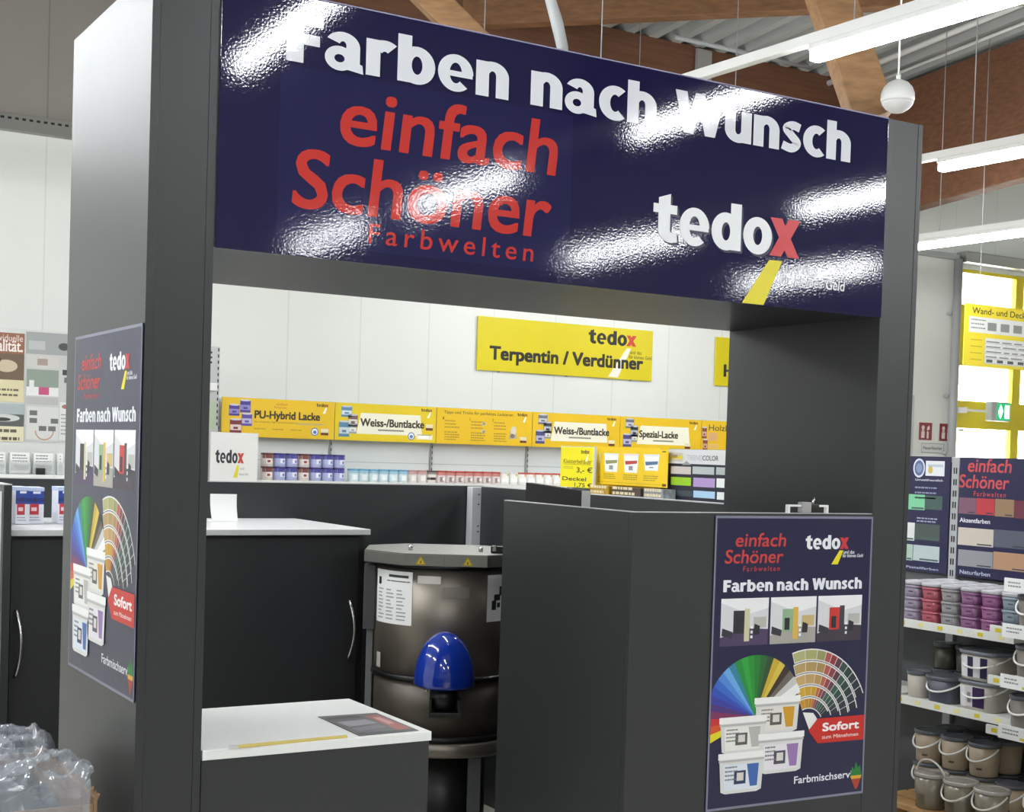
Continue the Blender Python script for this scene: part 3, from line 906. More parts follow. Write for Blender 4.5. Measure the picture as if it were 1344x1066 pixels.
# ================================================================ PAINT MIXING MACHINE
m = thing('paint_mixing_machine', 'stainless steel drum paint mixing machine with a blue dome at the front', 'machine', (1.622, 1.576, 0), math.radians(-28.5))
LZ = 1.231
oct_ = [(-0.15, -0.275), (0.15, -0.275), (0.298, -0.125), (0.298, 0.125), (0.15, 0.275), (-0.15, 0.275), (-0.298, 0.125), (-0.298, -0.125)]
b = MB()
LIDM = mat('dull_lid_steel', '#85857f', 0.4, metal=0.7)
b.prism(oct_, LZ-0.043, LZ-0.004, LIDM, axis='z')
b.prism([(x*0.985, y*0.985) for x, y in oct_], LZ-0.0039, LZ, LIDM, axis='z')
lid = b.build('lid', m)
for sx in (-0.13, 0.13):
    MB().lathe([(0.008, LZ), (0.008, LZ+0.014), (0.005, LZ+0.019)], CHROME, 10, (sx, -0.10, 0)).build('stud', lid)
b = MB()
b.box(0.165, 0.215, -0.16, -0.12, LZ+0.001, LZ+0.026, BLACK, 0.003)
b.box(0.17, 0.185, -0.17, -0.155, LZ+0.008, LZ+0.030, CHROME, 0.002)
b.build('latch', lid)
pr = Print(0.0004)
for u in (-0.088, 0.080):
    pr.poly([(u-0.020, LZ-0.039), (u+0.020, LZ-0.039), (u, LZ-0.007)], '#b99a1c', 1)
    pr.poly([(u-0.013, LZ-0.035), (u+0.013, LZ-0.035), (u, LZ-0.014)], '#e0c63a', 2)
    pr.poly([(u-0.003, LZ-0.033), (u+0.003, LZ-0.033), (u, LZ-0.020)], '#2a2618', 3)
pr.rect(-0.005, LZ-0.042, -0.003, LZ-0.002, '#6a6a68', 1)
o = pr.build('warning_sign', m); o.location.y = -0.275
RD = 0.262
MB().lathe([(RD+0.012, LZ-0.055), (RD+0.014, LZ-0.0435)], BLACK, 64).build('seal', m)
MB().lathe([(RD, 0.787), (RD, LZ-0.0555)], STEEL, 72).build('drum', m)
MB().lathe([(RD+0.002, 0.765), (RD+0.008, 0.770), (RD+0.008, 0.782), (RD+0.002, 0.7865)], BLACK, 72).build('drum_rim', m)
MB().lathe([(RD-0.004, 0.572), (RD-0.004, 0.7645)], mat('brown_grey_skirt', '#5a534b', 0.45, metal=0.5), 72).build('skirt', m)
MB().lathe([(RD+0.012, 0.550), (RD+0.012, 0.5715)], BLACK, 72).build('skirt_rim', m)
MB().lathe([(RD+0.018, 0.498), (RD+0.025, 0.503), (RD+0.025, 0.545), (RD+0.018, 0.549)], STEEL, 72).build('base_ring', m)
for a in (-2.3, -0.95, 0.80, 2.35):
    MB().box(-0.024, 0.024, -0.024, 0.024, 0.0, 0.497, mat('machine_leg_grey', '#4a4c4e', 0.5), 0.002, Matrix.Translation((0.22*math.cos(a), 0.22*math.sin(a), 0))).build('leg', m)
MB().lathe([(0.17, 0.02), (0.17, 0.49)], BLACK, 40).build('drive_housing', m)
MB().box(-0.300, -0.255, -0.07, 0.05, 0.93, LZ-0.06, mat('housing_grey', '#4c4d4f', 0.4, metal=0.3), 0.004).build('side_housing', m)
MB().box(-0.287, -0.262, -0.04, 0.0, 0.55, 0.929, mat('upright_grey', '#77787a', 0.4, metal=0.4), 0.003).build('side_upright', m)
def patch(a0, a1, z0, z1, mm, name, r=RD+0.0015, parent=None, marks=None):
    b = MB()
    n = 8
    a0, a1 = math.radians(a0), math.radians(a1)
    v = []
    for i in range(n+1):
        a = a0+(a1-a0)*i/n
        v += [(r*math.cos(a), r*math.sin(a), z0), (r*math.cos(a), r*math.sin(a), z1)]
    b.add(v, [(2*i, 2*i+2, 2*i+3, 2*i+1) for i in range(n)], mm, True)
    for (s0, s1, t0, t1, hexs) in marks or ():
        v = []
        rr = r+0.0006
        for i in range(4):
            a = a0+(a1-a0)*(s0+(s1-s0)*i/3)
            for t in (t0, t1):
                v.append((rr*math.cos(a), rr*math.sin(a), z0+(z1-z0)*t))
        b.add(v, [(2*i, 2*i+2, 2*i+3, 2*i+1) for i in range(3)], ink(hexs), True)
    return b.build(name, parent or m)
rnd = random.Random(5)
marks = [(0.45, 0.92, 0.88, 0.93, '#33353a'), (0.40, 0.95, 0.80, 0.82, '#55585c'), (0.10, 0.20, 0.72, 0.86, '#2a2c30')]
for k in range(9):
    for s in (0.1, 0.38, 0.66):
        marks.append((s, s+0.12+0.1*rnd.random(), 0.08+0.068*k, 0.105+0.068*k, '#a2a4a8'))
patch(-160, -116, 0.967, 1.160, PAPER, 'notice', RD+0.002, marks=marks)
patch(-111.5, -93, 1.122, 1.150, ink('#d6d2ca'), 'name_label')
patch(-91, -70, 1.072, 1.113, ink('#8f8880'), 'worn_label')
marks = [(0.2, 0.4, 0.25, 0.45, '#26282c'), (0.3, 0.6, 0.45, 0.58, '#26282c'), (0.55, 0.8, 0.55, 0.75, '#26282c'), (0.45, 0.6, 0.3, 0.4, '#26282c')]
patch(-54, -30, 0.985, 1.155, PAPER, 'notice', RD+0.002, marks=marks)
patch(-156, -149, 0.80, 0.855, ink('#b5b3ae'), 'door_catch', RD+0.004)
# blue dome and nozzle
ex, ey = 0.008, -0.375
b = MB()
prof = [(0.098, 0.776), (0.106, 0.784)]
for i in range(17):
    s = i/16
    prof.append((0.108*math.cos(s*PI/2) if i < 16 else 0.002, 0.790+0.178*math.sin(s*PI/2)))
b.lathe(prof, mat('glossy_cobalt_blue', '#12329a', 0.12, coat=(1.0, 0.03)), 40, (ex, ey, 0), cap1=True)
b.build('dome', m)
MB().lathe([(0.044, 0.70), (0.052, 0.775)], BLACK, 24, (ex, ey, 0)).build('nozzle', m)
b = MB()
b.box(ex-0.05, ex+0.062, ey-0.05, ey+0.05, 0.672, 0.690, BLACK, 0.003)
for sx in (-0.045, 0.054):
    b.box(ex+sx-0.004, ex+sx+0.004, ey-0.045, ey+0.045, 0.690, 0.735, BLACK)
b.box(ex-0.03, ex+0.03, ey+0.05, -RD+0.006, 0.69, 0.71, BLACK)
b.build('tray_bracket', m)
MB().lathe([(0.006, 0.766), (0.006, 0.778)], CHROME, 10, (ex-0.06, ey-0.06, 0)).build('set_screw', m)

# ================================================================ FAR SHELVING ALONG THE BACK WALL
BAYX = [2.98, 3.985, 4.965, 5.97, 6.965, 7.96, 8.96]
GP = mat('pale_back_panel', '#d3d7d6', 0.45)
SHELF_M = mat('white_shelf', '#e6e6e3', 0.4)
RAILM = mat('price_rail', '#dcdcd6', 0.35)
FS = 1.3184+0.002      # shelf top
nth = ['first', 'second', 'third', 'fourth', 'fifth', 'sixth', 'seventh', 'eighth', 'ninth', 'tenth', 'eleventh', 'twelfth', 'thirteenth', 'fourteenth', 'fifteenth', 'sixteenth', 'seventeenth', 'eighteenth', 'nineteenth', 'twentieth']
hdr = ['PU-Hybrid Lacke board', 'first Weiss-/Buntlacke board', 'tips and tricks board', 'second Weiss-/Buntlacke board', 'Spezial-Lacke board', 'cut off yellow board past the Spezial-Lacke one']
for i in range(6):
    x0, x1 = BAYX[i], BAYX[i+1]
    t = thing('shelf_bay', 'pale grey wall shelving bay under the %s' % hdr[i], 'shelving', (x0, 8.0, 0), 0, 'shelving bays along the back wall')
    wd = x1-x0
    b = MB(); b.box(0.012, wd-0.012, 0.085, 0.10, 0.1, 1.98, GP); b.box(0.012, wd-0.012, 0.082, 0.0855, 1.478, 1.484, mat('panel_seam', '#aeb3b2', 0.5)); b.build('back_panel', t)
    b = MB()
    b.box(0.001, 0.011, 0.06, 0.10, 0, 1.95, GREY_METAL)
    for k in range(9):
        b.box(0.002, 0.010, 0.0585, 0.0605, 1.32+k*0.05, 1.345+k*0.05, BLACK)
    b.build('upright', t)
    b = MB(); b.box(0.001, wd-0.001, -0.36, 0.058, FS-0.03, FS, SHELF_M, 0.002); b.build('shelf', t)
    MB().box(0.001, wd-0.001, -0.372, -0.3605, FS-0.045, FS+0.002, RAILM, 0.001).build('price_strip', t)
    MB().box(0.001, wd-0.001, -0.36, 0.058, 0.06, 0.14, mat('plinth_grey', '#77797a', 0.5)).build('base', t)
    MB().box(0.001, wd-0.001, -0.36, 0.058, 0.70, 0.73, SHELF_M).build('shelf', t)
    b = MB()
    for xx in (0.10, wd-0.10):
        b.box(xx-0.01, xx+0.01, 0.0, 0.084, 1.86, 1.88, GREY_METAL)
    b.build('header_bracket', t)

# yellow header boards
YB = mat('yellow_board', '#e6bd1e', 0.4)
YB2 = mat('yellow_board_lemon', '#e2c61c', 0.4)
HB, HT = 1.667, 1.988
def header_board(i, label, m):
    x0, x1 = BAYX[i], BAYX[i+1]
    t = board('header_board', label, 'sign', (x0+0.004, 7.985, HB), 0, x1-x0-0.008, HT-HB, 0.012, m, 'yellow header boards over the back wall shelves')
    return t, x1-x0-0.008, HT-HB
def mini_mark(pr, u, v, wd):
    pr.heavy('tedo', u, v, u+0.8*wd, wd*0.25, '#3a3222', 1)
    pr.heavy('x', u+0.78*wd, v, u+wd, wd*0.25, '#b0452c', 2)
    pr.poly([(u+0.787*wd, v-0.03*wd), (u+0.88*wd, v-0.03*wd), (u+0.757*wd, v-0.5*wd), (u+0.52*wd, v-0.5*wd)], '#f4eee0', 1)
def can_pics(t, spots):
    for (u, v, wd, h, c1, c2) in spots:
        pr = Print(0.0008)
        pr.rect(u, v, u+wd, v+h, c1, 1); pr.rect(u+0.003, v+h*0.2, u+wd-0.003, v+h*0.62, c2, 2)
        pr.ell(u+wd/2, v+h, wd/2, 0.008, '#c9c9d2', 2, n=12)
        pr.rect(u+wd*0.3, v+h*0.28, u+wd*0.7, v+h*0.45, c1, 3)
        pr.build('printed_can', t)
def flagmark(t, u, v):
    pr = Print()
    pr.rect(u, v+0.022, u+0.07, v+0.055, '#e4d9b4', 1); pr.rect(u, v, u+0.07, v+0.022, '#6a3426', 1)
    pr.build('origin_mark', t)
def seal(t, u, v):
    pr = Print()
    pr.ell(u, v, 0.034, 0.034, '#3a66a8', 1); pr.ell(u, v, 0.027, 0.027, '#e6ecf2', 2); pr.ell(u, v-0.004, 0.016, 0.015, '#4a7ab4', 3)
    pr.build('seal_mark', t)
t, wd, ht = header_board(0, 'yellow header board reading PU-Hybrid Lacke', YB)
can_pics(t, [(0.155, 0.20, 0.09, 0.10, '#4a3a8c', '#8a86c0'), (0.06, 0.17, 0.09, 0.09, '#4a3a8c', '#8a86c0'), (0.17, 0.09, 0.09, 0.10, '#5a4a9c', '#b4b0d4'), (0.07, 0.03, 0.10, 0.11, '#7a2f38', '#d9c6c0')])
pr = Print()
pr.text('PU-Hybrid Lacke', 0.28, 0.155, 0.865, 0.068, '#3b3320', 1, bold=0.045)
pr.text('einfach', 0.47, 0.27, 0.57, 0.022, '#c0602a', 1); pr.text('Sch\u00f6ner', 0.45, 0.245, 0.565, 0.018, '#c0602a', 1)
pr.text('Der universelle High-Tech-Schutzanstrich', 0.28, 0.122, 0.66, 0.014, '#6a5a26', 1)
pr.rect(0.66, 0.118, 0.9, 0.130, '#b9a878', 1)
for u in (0.28, 0.44, 0.60): pr.text('Seidenmatt', u, 0.065, u+0.10, 0.014, '#7a6626', 1)
pr.build('lettering', t)
pr = Print(); mini_mark(pr, 0.83, 0.275, 0.11); pr.build('logo', t)
seal(t, 0.82, 0.062); flagmark(t, 0.875, 0.035)
def weiss(i, label, word, a, b_, cans, m):
    t, wd, ht = header_board(i, label, m)
    pr = Print(); pr.poly([(0.20, 0.06), (wd*0.86, 0.06), (wd*0.84, 0.24), (0.24, 0.24)], '#f0ecd6', 0); pr.build('pale_panel', t)
    can_pics(t, cans)
    pr = Print(0.0008); pr.text(word, a, 0.125, b_, 0.070, '#3b3320', 1, bold=0.04); pr.rect(a+0.17, 0.090, a+0.42, 0.104, '#8d8d7c', 1); pr.build('lettering', t)
    pr = Print(); mini_mark(pr, wd-0.15, 0.275, 0.11); pr.build('logo', t)
    return t, wd
wcans = [(0.055, 0.20, 0.10, 0.09, '#5a86a8', '#d4e0e6'), (0.12, 0.12, 0.09, 0.10, '#7a5a5a', '#d9d4cf'), (0.035, 0.03, 0.10, 0.13, '#5a86a0', '#c9d4d4'), (0.13, 0.06, 0.07, 0.08, '#98a0a0', '#e0e0dc')]
t, wd = weiss(1, 'first yellow header board reading Weiss-/Buntlacke, next to PU-Hybrid Lacke', 'Weiss-/Buntlacke', 0.235, 0.855, wcans, YB2)
seal(t, 0.73, 0.055); flagmark(t, wd-0.10, 0.11)
pr = Print(); pr.rect(0.78, 0.028, 0.94, 0.072, '#f0ead0', 1); pr.rect(0.80, 0.038, 0.90, 0.062, '#fbfbf4', 2); pr.rect(0.79, 0.066, 0.93, 0.071, '#4a4636', 2); pr.build('note_box', t)
t, wd, ht = header_board(2, 'yellow header board with paint tips and small drawings', YB)
pr = Print()
pr.text('Tipps und Tricks f\u00fcr perfektes Lackieren', 0.07, 0.27, 0.79, 0.026, '#5c4a1c', 1, bold=0.015)
for k, u in enumerate((0.06, 0.33, 0.57)):
    pr.text(str(k+1), u, 0.215, u+0.014, 0.024, '#7a6020', 1)
    pr.lines(u+0.02, 0.20, u+0.17, 3, 0.028, 0.010, '#a8842c', 1, k); pr.lines(u+0.02, 0.10, u+0.17, 4, 0.022, 0.010, '#a8842c', 1, k+9)
pr.build('lettering', t)
pr = Print()
for (u, v) in ((0.48, 0.19), (0.48, 0.12)): pr.ell(u, v, 0.03, 0.02, '#d8c490', 1); pr.ell(u+0.005, v, 0.015, 0.01, '#9a9078', 2)
pr.poly([(0.75, 0.06), (0.84, 0.07), (0.82, 0.16), (0.77, 0.15)], '#b8b09a', 1); pr.ell(0.80, 0.14, 0.03, 0.04, '#d9d2bc', 2); pr.ell(0.79, 0.09, 0.025, 0.02, '#7c7464', 3)
pr.build('drawing', t)
pr = Print(); mini_mark(pr, wd-0.16, 0.275, 0.11); pr.build('logo', t); flagmark(t, wd-0.125, 0.03)
kc = [(0.06, 0.21, 0.10, 0.09, '#6a707c', '#c9ccd0'), (0.12, 0.13, 0.09, 0.10, '#3a3c48', '#b8bcc6'), (0.035, 0.03, 0.10, 0.12, '#4a4a7c', '#b4b4cc'), (0.14, 0.08, 0.06, 0.08, '#8a9098', '#dcdcd8')]
t, wd = weiss(3, 'second yellow header board reading Weiss-/Buntlacke, next to Spezial-Lacke', 'Weiss-/Buntlacke', 0.235, 0.865, kc, YB)
flagmark(t, wd-0.125, 0.03)
t, wd = weiss(4, 'yellow header board reading Spezial-Lacke', 'Spezial-Lacke', 0.225, 0.70, kc, YB)
flagmark(t, wd-0.20, 0.03)
t, wd, ht = header_board(5, 'yellow header board reading Holz, cut off by the thick portal pillar', YB)
pr = Print(); pr.text('Holzlasuren', 0.09, 0.22, 0.62, 0.060, '#5a5a3c', 1, bold=0.02); pr.build('lettering', t)
can_pics(t, [(-0.04+0.045, 0.14, 0.06, 0.11, '#8a4a3c', '#c9a49a'), (0.02, 0.02, 0.06, 0.11, '#8a4a3c', '#c9a49a')])
pr = Print(); pr.rect(0.09, 0.12, 0.20, 0.20, '#d9a878', 1); pr.rect(0.10, 0.04, 0.22, 0.09, '#e0b468', 1); pr.build('drawing', t)

# yellow aisle signs on the wall
SY = 8.575
def aisle_sign(label, x0, x1, z0, z1):
    t = board('aisle_sign', label, 'sign', (x0, SY, z0), 0, x1-x0, z1-z0, 0.012, mat('lemon_sign', '#dccb10', 0.4), 'yellow aisle signs on the back wall')
    b = MB()
    for u in (0.25, (x1-x0)/2, x1-x0-0.25):
        b.box(u-0.01, u+0.01, 0.012, Y1-SY, -0.01, 0.03, GREY_METAL)
    b.build('bracket', t)
    return t
AX0, AZ0, AX1, AZ1 = 5.6949, 2.3828, 7.7591, 2.8956
t = aisle_sign('big yellow wall sign reading Terpentin / Verd\u00fcnner over the shelves', AX0, AX1, AZ0, AZ1)
wd, ht = AX1-AX0, AZ1-AZ0
pr = Print()
pr.text('Terpentin / Verd\u00fcnner', 0.065*wd, 0.205*ht, 0.945*wd, 0.265*ht, '#23231c', 4, bold=0.05)
pr.build('lettering', t)
pr = Print()
u, v, q = 0.615*wd, 0.66*ht, 0.285*wd
pr.heavy('tedo', u, v, u+0.80*q, 0.24*q, '#1e1e1a', 1)
pr.heavy('x', u+0.785*q, v, u+q, 0.24*q, '#c8452e', 2)
pr.poly([(u+0.80*q, v-0.04*q), (u+0.89*q, v-0.04*q), (0.795*wd, 0.03*ht), (0.735*wd, 0.03*ht)], '#f2f0e0', 0)
pr.text('und das', u+0.87*q, v-0.13*q, u+1.12*q, 0.06*q, '#6d671c', 1, bold=0.02, shear=0.1)
pr.text('f\u00fcr kleines Geld', u+0.85*q, v-0.21*q, u+1.34*q, 0.06*q, '#6d671c', 1, bold=0.02, shear=0.1)
pr.build('logo', t)
HX0 = 8.5896
t = aisle_sign('cut off yellow wall sign showing only the letter H by the portal pillar', HX0, HX0+1.95, AZ0, AZ1)
pr = Print(); pr.text('Holzschutz', 0.115, 0.19*ht, 1.4, 0.26*ht, '#23231c', 1, bold=0.03); pr.build('lettering', t)

# pale display rack end and white board at the shelving end
b = MB()
rk = thing('rack_end', 'slim grey perforated rack end standing beside the PU-Hybrid board', 'rack', (2.80, 7.925, 0))
MB().box(0, 0.135, 0, 0.02, 0, 2.385, mat('rack_grey', '#b3b5b4', 0.4, metal=0.4), 0.003).build('panel', rk)
b = MB()
for k in range(13):
    b.box(0.118, 0.128, -0.0015, 0.0, 1.75+k*0.05, 1.775+k*0.05, BLACK)
for k in range(3):
    b.box(0.02, 0.07, -0.0015, 0.0, 2.25+k*0.04, 2.265+k*0.04, BLACK)
b.build('slot', rk)
MB().box(0.0, 0.11, -0.03, 0.0, 2.03, 2.09, mat('white_bracket', '#e2e2de', 0.4), 0.004).build('shelf_bracket', rk)
MB().box(0.01, 0.10, -0.004, 0.0, 1.72, 1.95, ink('#a9b79a')).build('hanging_leaflet', rk)
eb = board('end_board', 'square white board with dark wordmark, red x and yellow streak', 'sign', (2.7580, 7.58, 1.18), 0, 3.1477-2.7580, 1.694-1.18, 0.015, mat('white_board', '#dcdbd8', 0.45))
pr = Print()
u, v, q = 0.04, 1.4524-1.18, 0.235
pr.heavy('tedo', u, v, u+0.78*q, 0.105, '#2c2a30', 1); pr.heavy('x', u+0.77*q, v, u+q, 0.105, '#b8433a', 2)
pr.poly([(u+0.76*q, v-0.015), (u+0.84*q, v-0.015), (u+0.78*q, v-0.115), (u+0.64*q, v-0.115)], '#d6c81e', 1)
pr.text('und das', u+0.86*q, v-0.05, u+1.02*q, 0.02, '#77757c', 1); pr.text('kleines Geld', u+0.84*q, v-0.095, u+1.16*q, 0.02, '#77757c', 1)
pr.build('logo', eb)
MB().box(0.02, 0.05, 0.015, 0.04, -1.18, 0.3, GREY_METAL).build('post', eb)
MB().box(0.25, 0.28, 0.015, 0.04, -1.18, 0.3, GREY_METAL).build('post', eb)

# cans on the far shelf
LIDP = mat('purple_blue_lid', '#352f74', 0.35)
LIDR = mat('maroon_lid', '#54262c', 0.35)
def make_can(name, r, h, lid_m, wrap, stripe, label, group):
    t = thing(name, label, 'can', (0, 0, 0), 0, group)
    MB().lathe([(r*0.97, 0), (r, 0.003), (r, h-0.012)], mat('wrap_'+wrap[1:], wrap, 0.4), 20).build('body', t)
    MB().lathe([(r*1.02, h-0.014), (r*1.03, h-0.010), (r*1.03, h-0.003), (r*0.98, h), (r*0.9, h-0.001)], lid_m, 20).build('lid', t)
    b = MB()
    rr = r+0.0008
    for (a0, a1, z0, z1, hexs) in stripe:
        vv = []
        for i in range(7):
            a = -PI/2 + a0+(a1-a0)*i/6
            vv += [(rr*math.cos(a), rr*math.sin(a), h*z0), (rr*math.cos(a), rr*math.sin(a), h*z1)]
        b.add(vv, [(2*i, 2*i+2, 2*i+3, 2*i+1) for i in range(6)], ink(hexs), True)
        rr += 0.0004
    b.build('wrap_print', t)
    return t
pgrp = 'paint cans in the double row under PU-Hybrid Lacke'
cw, chh = 0.0495, 0.1095
protoP = make_can('paint_can', cw, chh, LIDP, '#a6acd0', [(-1.2, 1.2, 0.62, 0.88, '#4a4694'), (-0.2, 0.8, 0.25, 0.60, '#e2e4f0'), (0.2, 0.6, 0.3, 0.5, '#7a7ab8')], 'x', pgrp)
protoR = make_can('paint_can', cw, chh, LIDR, '#cfc4c0', [(-1.2, 1.2, 0.60, 0.88, '#7a4240'), (-0.5, 0.5, 0.22, 0.58, '#e6dcd6'), (-0.3, 0.2, 0.3, 0.48, '#8a3c38')], 'x', pgrp)
used = set()
def place(proto, loc, label, group=None):
    if proto.name not in used:
        used.add(proto.name)
        proto.location = loc; proto['label'] = label
        if group: proto['group'] = group
        return proto
    return dup(proto, loc, None, label, group)
CX0, CX1 = 3.2824, 3.9142
for row in range(2):
    for i in range(7):
        pro = protoR if i in (0, 3) else protoP
        kind = 'maroon-lidded' if i in (0, 3) else 'purple-lidded'
        place(pro, (CX0+(CX1-CX0)*i/6, 7.72, FS+0.001+row*(chh+0.001)), '%s paint can, %s along the %s row under PU-Hybrid Lacke' % (kind, nth[i], ('lower', 'upper')[row]))
sg = 'small cans in the single row on the back wall shelf'
sm = {}
for key, lidc, wrap, st in (('pale blue-lidded', '#5f9cc0', '#c6d6da', [(-1.1, 1.1, 0.65, 0.86, '#9cc0d0'), (-0.5, 0.4, 0.15, 0.55, '#e6ecec')]),
                        ('rose-lidded', '#b8868a', '#d6cfcb', [(-1.1, 1.1, 0.65, 0.86, '#c9a4a4'), (-0.5, 0.4, 0.15, 0.55, '#ebe6e2')]),
                        ('dark banded', '#4a3c3c', '#d9d2cc', [(-1.2, 1.2, 0.25, 0.45, '#2c2426'), (-1.1, 1.1, 0.70, 0.88, '#8a8480')]),
                        ('red-lidded', '#b2443c', '#d8cac6', [(-1.1, 1.1, 0.62, 0.86, '#c8827c'), (-0.5, 0.2, 0.10, 0.5, '#8e7f7c'), (0.0, 0.5, 0.2, 0.45, '#efe9e4')]),
                        ('plain white', '#d9d9d4', '#dfdfda', [(-0.8, 0.8, 0.2, 0.5, '#f0f0ec'), (0.1, 0.5, 0.68, 0.86, '#d9bf3a')]),
                        ('red and white', '#c04a40', '#e4e2de', [(-0.8, 0.8, 0.2, 0.5, '#f4f2ee'), (0.1, 0.5, 0.68, 0.86, '#d9a83a')])):
    sm[key] = make_can('lacquer_can', 0.0475, 0.1065, mat('lid_'+lidc[1:], lidc, 0.4), wrap, st, 'x', sg)
seq = ['pale blue-lidded']*6 + ['rose-lidded']*2 + ['dark banded'] + ['red-lidded']*7 + ['plain white']*2 + ['red and white']*5
SX0, SX1 = 4.0473, 6.0741
n = len(seq)
cnt = {}
for i, k in enumerate(seq):
    cnt[k] = cnt.get(k, 0)
    lab = '%s small can, %s of its colour in the single shelf row' % (k, nth[cnt[k]])
    if k == 'dark banded': lab = 'dark banded small can between rose and red lids on the far shelf'
    place(sm[k], (SX0+(SX1-SX0)*i/(n-1), 7.72, FS+0.001), lab)
    cnt[k] += 1

# posters and leaflets on the display wall seen past the tall pillar
LY = 8.2
dw = thing('display_wall', 'white display stand holding posters and leaflets seen past the tall pillar', 'display', (0.55, LY, 0))
MB().box(0, 1.75, 0.01, 0.05, 0, 2.44, mat('display_white', '#d6d8d6', 0.4), 0.003).build('back_panel', dw)
MB().box(0, 1.75, -0.20, 0.0095, 1.285, 1.322, mat('display_shelf_white', '#ececea', 0.4), 0.003).build('shelf', dw)
MB().box(0, 1.75, -0.20, 0.0095, 0.05, 1.2, mat('display_dark', '#2c2e31', 0.5), 0.003).build('cupboard', dw)
def wall_poster(label, x0, x1, z0, z1, art):
    t = thing('wall_poster', label, 'poster', (x0, LY+0.004, z0), 0, 'posters on the white display stand')
    MB().box(0, x1-x0, 0, 0.005, 0, z1-z0, mat('glossy_poster', '#c9cac8', 0.15, spec=0.6, bump=(6, 0.3))).build('sheet', t)
    pr = Print(); art(pr, x1-x0, z1-z0); pr.build('print', t)
def art1(p, w_, h):
    p.rect(0, h*0.70, w_, h, '#94604a'); p.text('Individuelle', w_*0.55, h*0.88, w_*0.98, 0.05, '#e6d6cc', 1); p.text('Vitalit\u00e4t.', w_*0.50, h*0.73, w_*0.98, 0.09, '#f0e6de', 1, bold=0.02)
    p.rect(0, h*0.32, w_, h*0.70, '#6e5a48'); p.ell(w_*0.78, h*0.52, w_*0.14, h*0.09, '#c9b8a0', 1); p.ell(w_*0.52, h*0.46, w_*0.10, h*0.06, '#a8957c', 2); p.ell(w_*0.62, h*0.60, w_*0.10, h*0.06, '#3c3228', 1)
    p.rect(0, 0, w_, h*0.32, '#d9cfa8'); p.lines(w_*0.55, h*0.16, w_*0.95, 2, 0.04, 0.016, '#6a6250', 1, 3)
def art2(p, w_, h):
    p.rect(0, h*0.40, w_, h, '#5a5e5c'); p.rect(0, h*0.72, w_, h, '#a9b2b4', 1); p.ell(w_*0.75, h*0.62, w_*0.2, h*0.10, '#c9ccc8', 2); p.ell(w_*0.74, h*0.58, w_*0.1, h*0.05, '#3a3c3a', 3)
    p.rect(0, 0, w_, h*0.40, '#ddd6b6', 1); p.lines(w_*0.5, h*0.24, w_*0.95, 2, 0.06, 0.024, '#5f5a4a', 2, 5)
def art3(p, w_, h):
    p.rect(0, h*0.80, w_, h, '#9fa3a2'); p.ell(w_*0.80, h*0.88, w_*0.12, h*0.035, '#4a4a4c', 1); p.rect(w_*0.05, h*0.84, w_*0.4, h*0.92, '#b9bcba', 1)
    p.rect(w_*0.02, h*0.42, w_*0.70, h*0.66, '#8b988c', 1); p.rect(w_*0.02, h*0.42, w_*0.70, h*0.50, '#e2e2e0', 2); p.rect(w_*0.28, h*0.43, w_*0.5, h*0.50, '#c0527c', 3)
    p.rect(w_*0.08, h*0.45, w_*0.18, h*0.56, '#dfdfdc', 3); p.rect(w_*0.02, h*0.68, w_*0.70, h*0.79, '#c9c6c2', 1); p.rect(w_*0.24, h*0.70, w_*0.46, h*0.76, '#a4948c', 2)
    p.rect(w_*0.02, h*0.34, w_*0.70, h*0.41, '#b4b4b2', 1)
    p.rect(w_*0.04, h*0.02, w_*0.72, h*0.32, '#d2d2cf', 1)
    for (a, c) in ((0.10, 0.24), (0.10, 0.17), (0.55, 0.17), (0.30, 0.10), (0.50, 0.10)):
        p.rect(w_*a, h*c, w_*(a+0.16), h*(c+0.045), '#6c6c6a', 2)
    p.band(w_*0.42, h*0.10, w_*0.18, w_*0.205, PI, 2*PI, '#b98a70', 3)
    p.rect(w_*0.74, h*0.40, w_*0.98, h*0.80, '#c2c4c2', 1); p.rect(w_*0.78, h*0.62, w_*0.95, h*0.67, '#3e4042', 2); p.rect(w_*0.82, h*0.55, w_*0.94, h*0.60, '#6c6e6e', 2)
    p.rect(w_*0.74, h*0.02, w_*0.98, h*0.37, '#d9dad8', 1); p.ell(w_*0.86, h*0.33, w_*0.08, h*0.02, '#a8706a', 2); p.lines(w_*0.77, h*0.25, w_*0.96, 6, 0.03, 0.01, '#8c8e8c', 2, 8)
wall_poster('brown and cream glossy poster topmost on the white display stand', 0.86, 1.465, 1.875, 2.405, art1)
wall_poster('cream poster with dark picture below the brown glossy one', 0.86, 1.472, 1.57, 1.862, art2)
wall_poster('tall grey glossy catalogue poster beside the brown one', 1.478, 1.835, 1.575, 2.425, art3)
# leaflet holders
def holder(x, wd, label, c):
    t = thing('leaflet_holder', label, 'leaflet holder', (x, LY-0.09, 1.3225), 0, 'leaflet holders on the white display stand')
    CLR = mat('clear_acrylic', '#dfe3e3', 0.1, alpha=0.35)
    b = MB(); b.box(0, wd, -0.045, 0.02, 0, 0.006, CLR); b.box(0, wd, -0.045, -0.041, 0.006, 0.10, CLR); b.box(0, wd, 0.016, 0.02, 0.006, 0.16, CLR); b.build('holder', t)
    MB().box(0.006, wd-0.006, -0.036, 0.010, 0.007, 0.165, PAPER, 0.001).build('leaflet_stack', t)
    pr = Print(); pr.rect(0.012, 0.03, wd-0.012, 0.075, c, 0); pr.lines(0.02, 0.14, wd-0.02, 3, 0.022, 0.009, '#7c7e80', 0, int(x*100)); o = pr.build('leaflet_print', t); o.location.y = -0.036
holder(1.235, 0.085, 'narrow leaflet holder, first in the row on the white display stand', '#8a8c8c')
holder(1.345, 0.155, 'wide leaflet holder, second in the row on the white display stand', '#9a9c9a')
holder(1.520, 0.155, 'wide leaflet holder, third in the row on the white display stand', '#777a7a')
